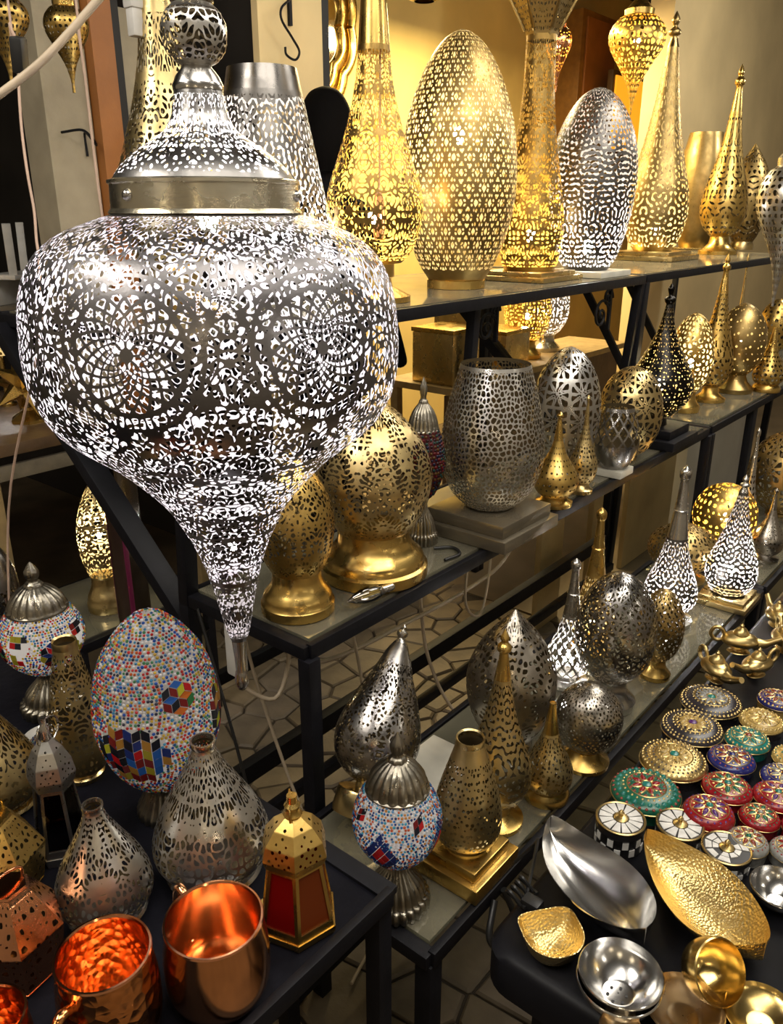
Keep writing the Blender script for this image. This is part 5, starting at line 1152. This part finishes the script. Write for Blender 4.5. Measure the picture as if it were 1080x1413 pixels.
# the person deep in the shop, seen from behind
slab('floor_step', 1.85, 2.6, 1.97, 2.26, 0, .24, MATS['shop_floor'])
def person():
    t = thing('person', 'person with black hair in dark clothes, standing behind the lamps', 'person', (2.19, 2.10, .24))
    J = [((0, 0, .88), .13), ((0, .01, 1.08), .125), ((0, .01, 1.30), .14), ((0, 0, 1.43), .06), ((0, 0, 1.50), .055), ((0, -.01, 1.58), .085), ((0, -.005, 1.67), .07),
         ((.17, 0, 1.36), .06), ((.24, -.02, 1.10), .045), ((.23, -.12, .88), .035), ((.22, -.16, .80), .03), ((-.17, 0, 1.36), .06), ((-.24, -.02, 1.10), .045), ((-.23, -.12, .88), .035), ((-.22, -.16, .80), .03),
         ((.09, 0, .84), .09), ((.10, -.01, .46), .06), ((.10, .02, .08), .045), ((.10, -.14, .035), .035), ((-.09, 0, .84), .09), ((-.10, -.01, .46), .06), ((-.10, .02, .08), .045), ((-.10, -.14, .035), .035)]
    E = [(0, 1), (1, 2), (2, 3), (3, 4), (4, 5), (5, 6), (2, 7), (7, 8), (8, 9), (9, 10), (2, 11), (11, 12), (12, 13), (13, 14), (0, 15), (15, 16), (16, 17), (17, 18), (0, 19), (19, 20), (20, 21), (21, 22)]
    me = bpy.data.meshes.new('body'); me.from_pydata([j[0] for j in J], E, []); o = link('body', me, plain('dark_cloth', (.008, .008, .01), .9, Specular_IOR_Level=.05), t)
    md = o.modifiers.new('skin', 'SKIN'); sv = me.skin_vertices[0].data
    for k, (_, r) in enumerate(J): sv[k].radius = (r, r * .85)
    sv[0].use_root = True; o.modifiers.new('sub', 'SUBSURF').levels = 2; o.modifiers['sub'].render_levels = 2
    link('head_skin', lathe('head_skin', [(.03, 1.47), (.055, 1.50), (.072, 1.55), (.078, 1.61), (.07, 1.67), (.045, 1.71), (.005, 1.725)], 24, smooth_n=24), plain('skin', (.30, .17, .10), .5), t)
    h = link('hair', lathe('hair', [(.066, 1.49), (.083, 1.54), (.090, 1.61), (.083, 1.68), (.055, 1.73), (.02, 1.748), (.002, 1.75)], 28, smooth_n=28), plain('black_hair', (.004, .0035, .0035), .8, Specular_IOR_Level=.05), t); h.location = (-.012, -.012, 0)
person()
# shop interior: mirror frame, cabinet, amber panel, hooks
t = thing('mirror', 'ornate gold scalloped mirror frame on the ochre wall', 'mirror', (3.57, 3.72, 2.62))
for R_, r_ in ((.50, .035), (.42, .022)):
    tube('scalloped_frame', [((R_ + .03 * abs(math.sin(a * 6))) * math.cos(a), -.03, (R_ + .03 * abs(math.sin(a * 6))) * math.sin(a)) for a in np.linspace(0, 2 * PI, 145)], r_, solid('gold'), t, 8)
o = link('mirror_glass', lathe('mirror_glass', [(.42, 0), (.42, .006)], 48), metal('mirror_silver', (.7, .68, .6), .05, var=.05), t); o.rotation_euler = (PI / 2, 0, 0); o.location.y = -.012
o = tube('wall_hook', [(2.205, 2.262, 2.27), (2.17, 2.235, 2.255), (2.125, 2.225, 2.225), (2.125, 2.225, 2.19), (2.17, 2.225, 2.145), (2.20, 2.225, 2.11), (2.18, 2.225, 2.082), (2.14, 2.225, 2.092), (2.135, 2.225, 2.115)], .004, IRON, None, 6, 50); tag(o, 'long curled iron S-hook on the plaster pier', 'hook')
t = thing('hook_plate', 'narrow iron plate holding the S-hook on the pier', 'bracket', (2.20, 2.264, 2.19)); link('plate', box_me('plate', .012, .012, .16), IRON, t)
t = thing('wall_cabinet', 'brown wooden cabinet with panelled door on the shop wall', 'cabinet', (6.9, 3.62, 2.2))
link('carcass', box_me('carcass', .62, .24, .9, .008), plain('brown_cabinet', (.30, .14, .03), .4, var=.3, bmp=.2), t); o = link('door', box_me('door', .5, .02, .8, .008), WOOD_O, t); o.location = (0, -.13, .05); k = link('knob', lathe('knob', [(.012, 0), (.014, .01), (.004, .02)], 12), solid('gold'), o); k.location = (.2, -.012, .4); k.rotation_euler = (PI / 2, 0, 0)
t = thing('wall_cabinet', 'tall ochre cabinet beside the brown one in the lit shop', 'cabinet', (6.1, 3.6, 0)); link('carcass', box_me('carcass', .7, .28, 2.1, .01), plain('ochre_cabinet', (.55, .40, .12), .45), t); o = link('door', box_me('door', .56, .02, 1.9, .008), MATS['ochre_cabinet'], t); o.location = (0, -.15, .1)
t = thing('amber_panel', 'glowing amber glass panel behind the copper-gold pendant', 'panel', (7.2, 3.3, 2.05)); link('frame', box_me('frame', .92, .05, .62, .01), WOOD_D, t); o = link('glass', box_me('glass', .84, .02, .54), emit('lit_amber', (1.0, .42, .02), .9), t); o.location = (0, -.03, .04)
tag(bar('iron_stanchion', (7.2, 3.34, 0), (7.2, 3.34, 2.05), .03, .03, IRON), 'iron stanchion carrying the amber panel', 'post')
# flared crown on the gold teardrop lamp
pr, x, y, z0, R, H = FIT['T5']
o = link('flared_crown', perforated('flared_crown', [(R * .42, H * .98 + .03), (R * .5, H * 1.02 + .03), (R * 1.0, H * 1.16 + .03), (R * 1.65, H * 1.34 + .03), (R * 1.7, H * 1.36 + .03)], 240, 80, pat('cells', 12, R * 1.2, seed=77, w=.45, m=16), sides=6, smooth=False), shell('bronze', None), t5)
for k in range(6):
    a = k * PI / 3; bar('crown_rib', (R * .5 * math.cos(a), R * .5 * math.sin(a), H * 1.02 + .03), (R * 1.7 * math.cos(a), R * 1.7 * math.sin(a), H * 1.36 + .03), .008, .008, solid('bronze'), t5)
# back counter behind the first stand
bc = thing('back_counter', 'pale wooden counter behind the first stand, carrying gold boxes', 'counter', (2.8, 1.98, 0))
WOODP = MATS['pale_wood']
o = link('counter_top', box_me('counter_top', 1.75, .38, .03, .003), WOODP, bc); o.location = (.875, .19, .86)
o = link('front_panel', box_me('front_panel', 1.7, .02, .80), WOOD_D, bc); o.location = (.875, .05, .05)
for x in (.05, 1.70): bar('leg', (x, .33, 0), (x, .35, .86), .04, .04, WOODP, bc)
for k, (x, y, s, h, lb) in enumerate(((2.95, 2.12, .22, .22, 'square gold dotted box on the back counter'), (3.19, 2.2, .2, .30, 'taller gold box behind the dotted gold box'), (3.44, 2.16, .22, .16, 'flat gold box stacked on the back counter'))):
    t = thing('gold_box', lb, 'box', (x, y, .89), 'gold boxes on the back counter'); link('carcass', box_me('carcass', s, s, h, .006), solid('pale'), t); o = link('lid', box_me('lid', s + .01, s + .01, .02, .004), solid('gold'), t); o.location.z = h
def reflection_lamp(label, kind, lit, x, y, R, H, seed, power):  # added lamps stand in for lamps reflected in a mirror
    t = thing('egg_lamp', label, 'lamp', (x, y, .89), 'lamps standing in for reflections on the back counter')
    q = [(R * r, H * z) for z, r in P['egg_base']['body']]; nu, nv = grid_for(R, arc_len(q), (x, y, .9))
    link('pierced_shade', perforated('pierced_shade', q, nu, nv, pat('cells', 7, R, seed=seed, w=.3, m=36)), shell(kind, lit), t); link('base', lathe('base', [(R * r, H * z) for z, r in P['egg_base']['base']], 30), solid(kind), t)
    if lit: bulb(t, H * .5, LIT[lit], power, r=.014)
reflection_lamp('glowing gold egg lamp standing in for a mirror reflection under the top shelf', 'gold', 'gold', 3.70, 2.16, .12, .42, 201, 1.2)
reflection_lamp('glowing silver egg lamp standing in for a mirror reflection under the top shelf', 'silver', 'white', 3.97, 2.2, .12, .42, 203, 1.2)
# scrollwork brackets under the top shelf
def scroll(label, x, y, z, s, flip):
    p = []
    for a in np.linspace(0, 3.6 * PI, 46): r = s * (.12 + .88 * (1 - a / (3.6 * PI)) ** 1.4) * .55; p.append((flip * (r * math.cos(a) - s * .2), 0, r * math.sin(a)))
    t = thing('scroll_bracket', label, 'bracket', (x, y, z)); tube('curl', p, .005, IRON, t, 6)
    tube('curl', [(flip * (q[0] * flip * .6 + s * .35), 0, q[2] * .6 + s * .5) for q in p], .005, IRON, t, 6); bar('stem', (flip * s * .36, 0, -s * .5), (flip * s * .36, 0, s * .85), .012, .012, IRON, t)
scroll('curled iron bracket under the top shelf corner', 2.76, 1.30, 1.255, .11, 1); scroll('smaller curled iron bracket under the middle of the top shelf', 2.05, 1.32, 1.28, .09, 1)
# boards and low white panel behind the right-hand stand
for x0_, x1_, lb in ((3.06, 3.20, 'narrow pale board leaning behind the stand'), (3.42, 3.98, 'wide pale board standing behind the stand'), (2.62, 2.80, 'short pale board behind the stand beside the coiled wire')):
    o = link('board', box_me('board', x1_ - x0_, .025, .83, .003), plain('pale_board', (.50, .38, .18), .55, var=.3, scale=5), None); o.location = ((x0_ + x1_) / 2, 1.42, 0); tag(o, lb, 'board', None)
slab('wall_low', 4.05, 5.1, 1.38, 1.44, 0, .84, WHITEWASH)
# loose bulb on the middle shelf
t = thing('light_bulb', 'clear candle-shaped filament bulb lying on the middle glass shelf', 'bulb', (1.135, .963, ZM + .0175)); t.rotation_euler = (0, math.radians(90), math.radians(168))
link('glass_envelope', lathe('glass_envelope', [(.008, .0), (.012, .008), (.0165, .025), (.0165, .042), (.011, .065), (.004, .082), (.0005, .088)], 28, smooth_n=24, close_bot=False), glassy('clear_glass', (.93, .93, .92), .10, .02), t)
link('screw_cap', lathe('screw_cap', [(.004, -.03), (.007, -.027)] + [(.0075 + .0008 * (k % 2), -.025 + k * .003) for k in range(8)] + [(.0085, .001)], 20), solid('silver'), t)
for k in range(4): bar('filament', (.003 * math.cos(k * PI / 2), .003 * math.sin(k * PI / 2), .008), (.0035 * math.cos(k * PI / 2), .0035 * math.sin(k * PI / 2), .055), .0012, .0012, emit('unlit_filament', (.6, .42, .1), .0), t, 0)
# cables, plugs and clutter below the shelves
cg = 'loose cables under the shelves'
cord('lamp_cable', 'beige cable looping up to the middle shelf glass', [(.98, 1.02, .845), (1.0, 1.0, .80), (1.123, 1.2, .624), (1.256, 1.2, .583), (1.511, 1.2, .567), (1.823, 1.2, .56), (2.02, 1.2, .60), (2.1, 1.15, .84)], .006, CORD_W, group=cg)
cord('lamp_cable', 'thin beige cable drooping to the paving near the stand corner', [(1.0, 1.27, .84), (1.03, 1.25, .6), (1.05, 1.15, .3), (1.12, 1.1, .06), (1.3, 1.0, .02), (1.45, .95, .012)], .004, CORD_W, group=cg)
cord('lamp_cable', 'thin pale cable crossing the rails beneath the first stand', [(1.3, 1.25, .84), (1.28, 1.15, .5), (1.2, 1.05, .3), (1.15, .98, .15), (1.1, .95, .015), (.95, .9, .012)], .004, CORD_W, group=cg)
cord('lamp_cable', 'pair-thick cable hanging behind the bench under the silver vase', [(1.62, 1.25, .84), (1.60, 1.22, .6), (1.62, 1.2, .4), (1.7, 1.15, .2), (1.9, 1.1, .02)], .005, CORD_W, group=cg)
cord('lamp_cable', 'dangling loop of beige cable behind the dark pointed egg', [(1.88, 1.25, .84), (1.80, 1.2, .68), (1.72, 1.15, .56), (1.80, 1.15, .50), (1.92, 1.2, .62), (1.98, 1.25, .84)], .004, CORD_W, group=cg)
cord('lamp_cable', 'black cable running down beside the corner leg', [(.89, 1.25, .84), (.875, 1.15, .6), (.87, 1.08, .4), (.9, 1.02, .2), (.95, 1.0, .012)], .0035, CORD_K, group=cg)
cord('lamp_cable', 'short copper coil of wire tied under the middle shelf', [(2.42 + .05 * math.cos(a), 1.20, .70 + .014 * math.sin(a) + .0008 * a) for a in np.linspace(0, 8 * PI, 60)] + [(2.48, 1.15, .75), (2.5, 1.1, .84)], .0045, plain('copper_wire', (.45, .20, .09), .4), 120, group=cg)
cord('lamp_cable', 'black lead curling from the dark red mosaic lamp foot', [(1.40, 1.03, ZM + .005), (1.43, 1.0, ZM + .005), (1.41, .965, ZM + .005), (1.36, .97, ZM + .005)], .004, CORD_K, group=cg)
t = thing('power_strip', 'white power strip hanging under the middle shelf corner', 'power strip', (.925, 1.18, .70)); link('housing', box_me('housing', .035, .03, .13, .006), WHITE_P, t); tube('wire', [(0, 0, .0), (.01, -.02, -.04), (.05, -.06, -.06), (.10, -.05, .02), (.12, -.02, .14)], .005, CORD_W, t, 8, 20)
t = thing('stone_plate', 'square pale marble plate lying at the back of the low bench', 'plate', (1.13, .82, ZL)); o = link('slab', box_me('slab', .17, .13, .014, .002), MARBLE, t); o = link('edge_rod', box_me('edge_rod', .12, .008, .008, .001), solid('silver'), t); o.location = (-.01, -.064, .003)
t = thing('plug', 'black plug with looped cable on the corner of the black table', 'plug', (.868, .440, .602)); link('plug_body', box_me('plug_body', .022, .03, .018, .004), CORD_K, t)
for k in range(4): tube('cable_loop', [(.012 * k - .015, .012, .01), (.012 * k - .02, .028, .03), (.012 * k - .012, .036, .018), (.012 * k - .006, .022, .006), (.012 * k - .013, .004, .008)], .0032, CORD_K, t, 6, 24)
tube('lead', [(0, .012, .012), (.05, .03, .02), (.12, .06, .01), (.16, .085, -.04), (.14, .11, -.08)], .0032, CORD_K, t, 6, 24)
cord('lamp_cable', 'black strap dangling between the low bench and the black table', [(.94, .548, .49), (.90, .53, .45), (.93, .52, .41), (.98, .53, .43), (.97, .548, .49)], .006, CORD_K, group=cg)
t = thing('carton', 'white cardboard carton on the floor between bench and table', 'box', (1.62, .515, 0)); link('carcass', box_me('carcass', .30, .06, .36, .004), plain('carton_white', (.55, .50, .42), .7), t); o = link('lid_flap', box_me('lid_flap', .28, .06, .006), MATS['carton_white'], t); o.location.z = .36
# a hanging brass bowl lamp at the top edge
t = thing('bowl_pendant', 'hanging brass bowl lamp seen from below above the diamond egg', 'lantern', (2.201, 1.695, 2.185), hg)
link('bowl', lathe('bowl', [(.03, 0), (.045, .006), (.062, .03), (.066, .055), (.06, .058), (.055, .03), (.04, .012), (.03, .006)], 40, False, False), solid('bronze'), t); link('neck', lathe('neck', [(.06, .055), (.04, .08), (.012, .1), (.006, .14)], 24), solid('gold'), t)
tube('suspension_rod', [(0, 0, .13), (0, 0, 3.4 - 2.185)], .003, IRON, t, 6)
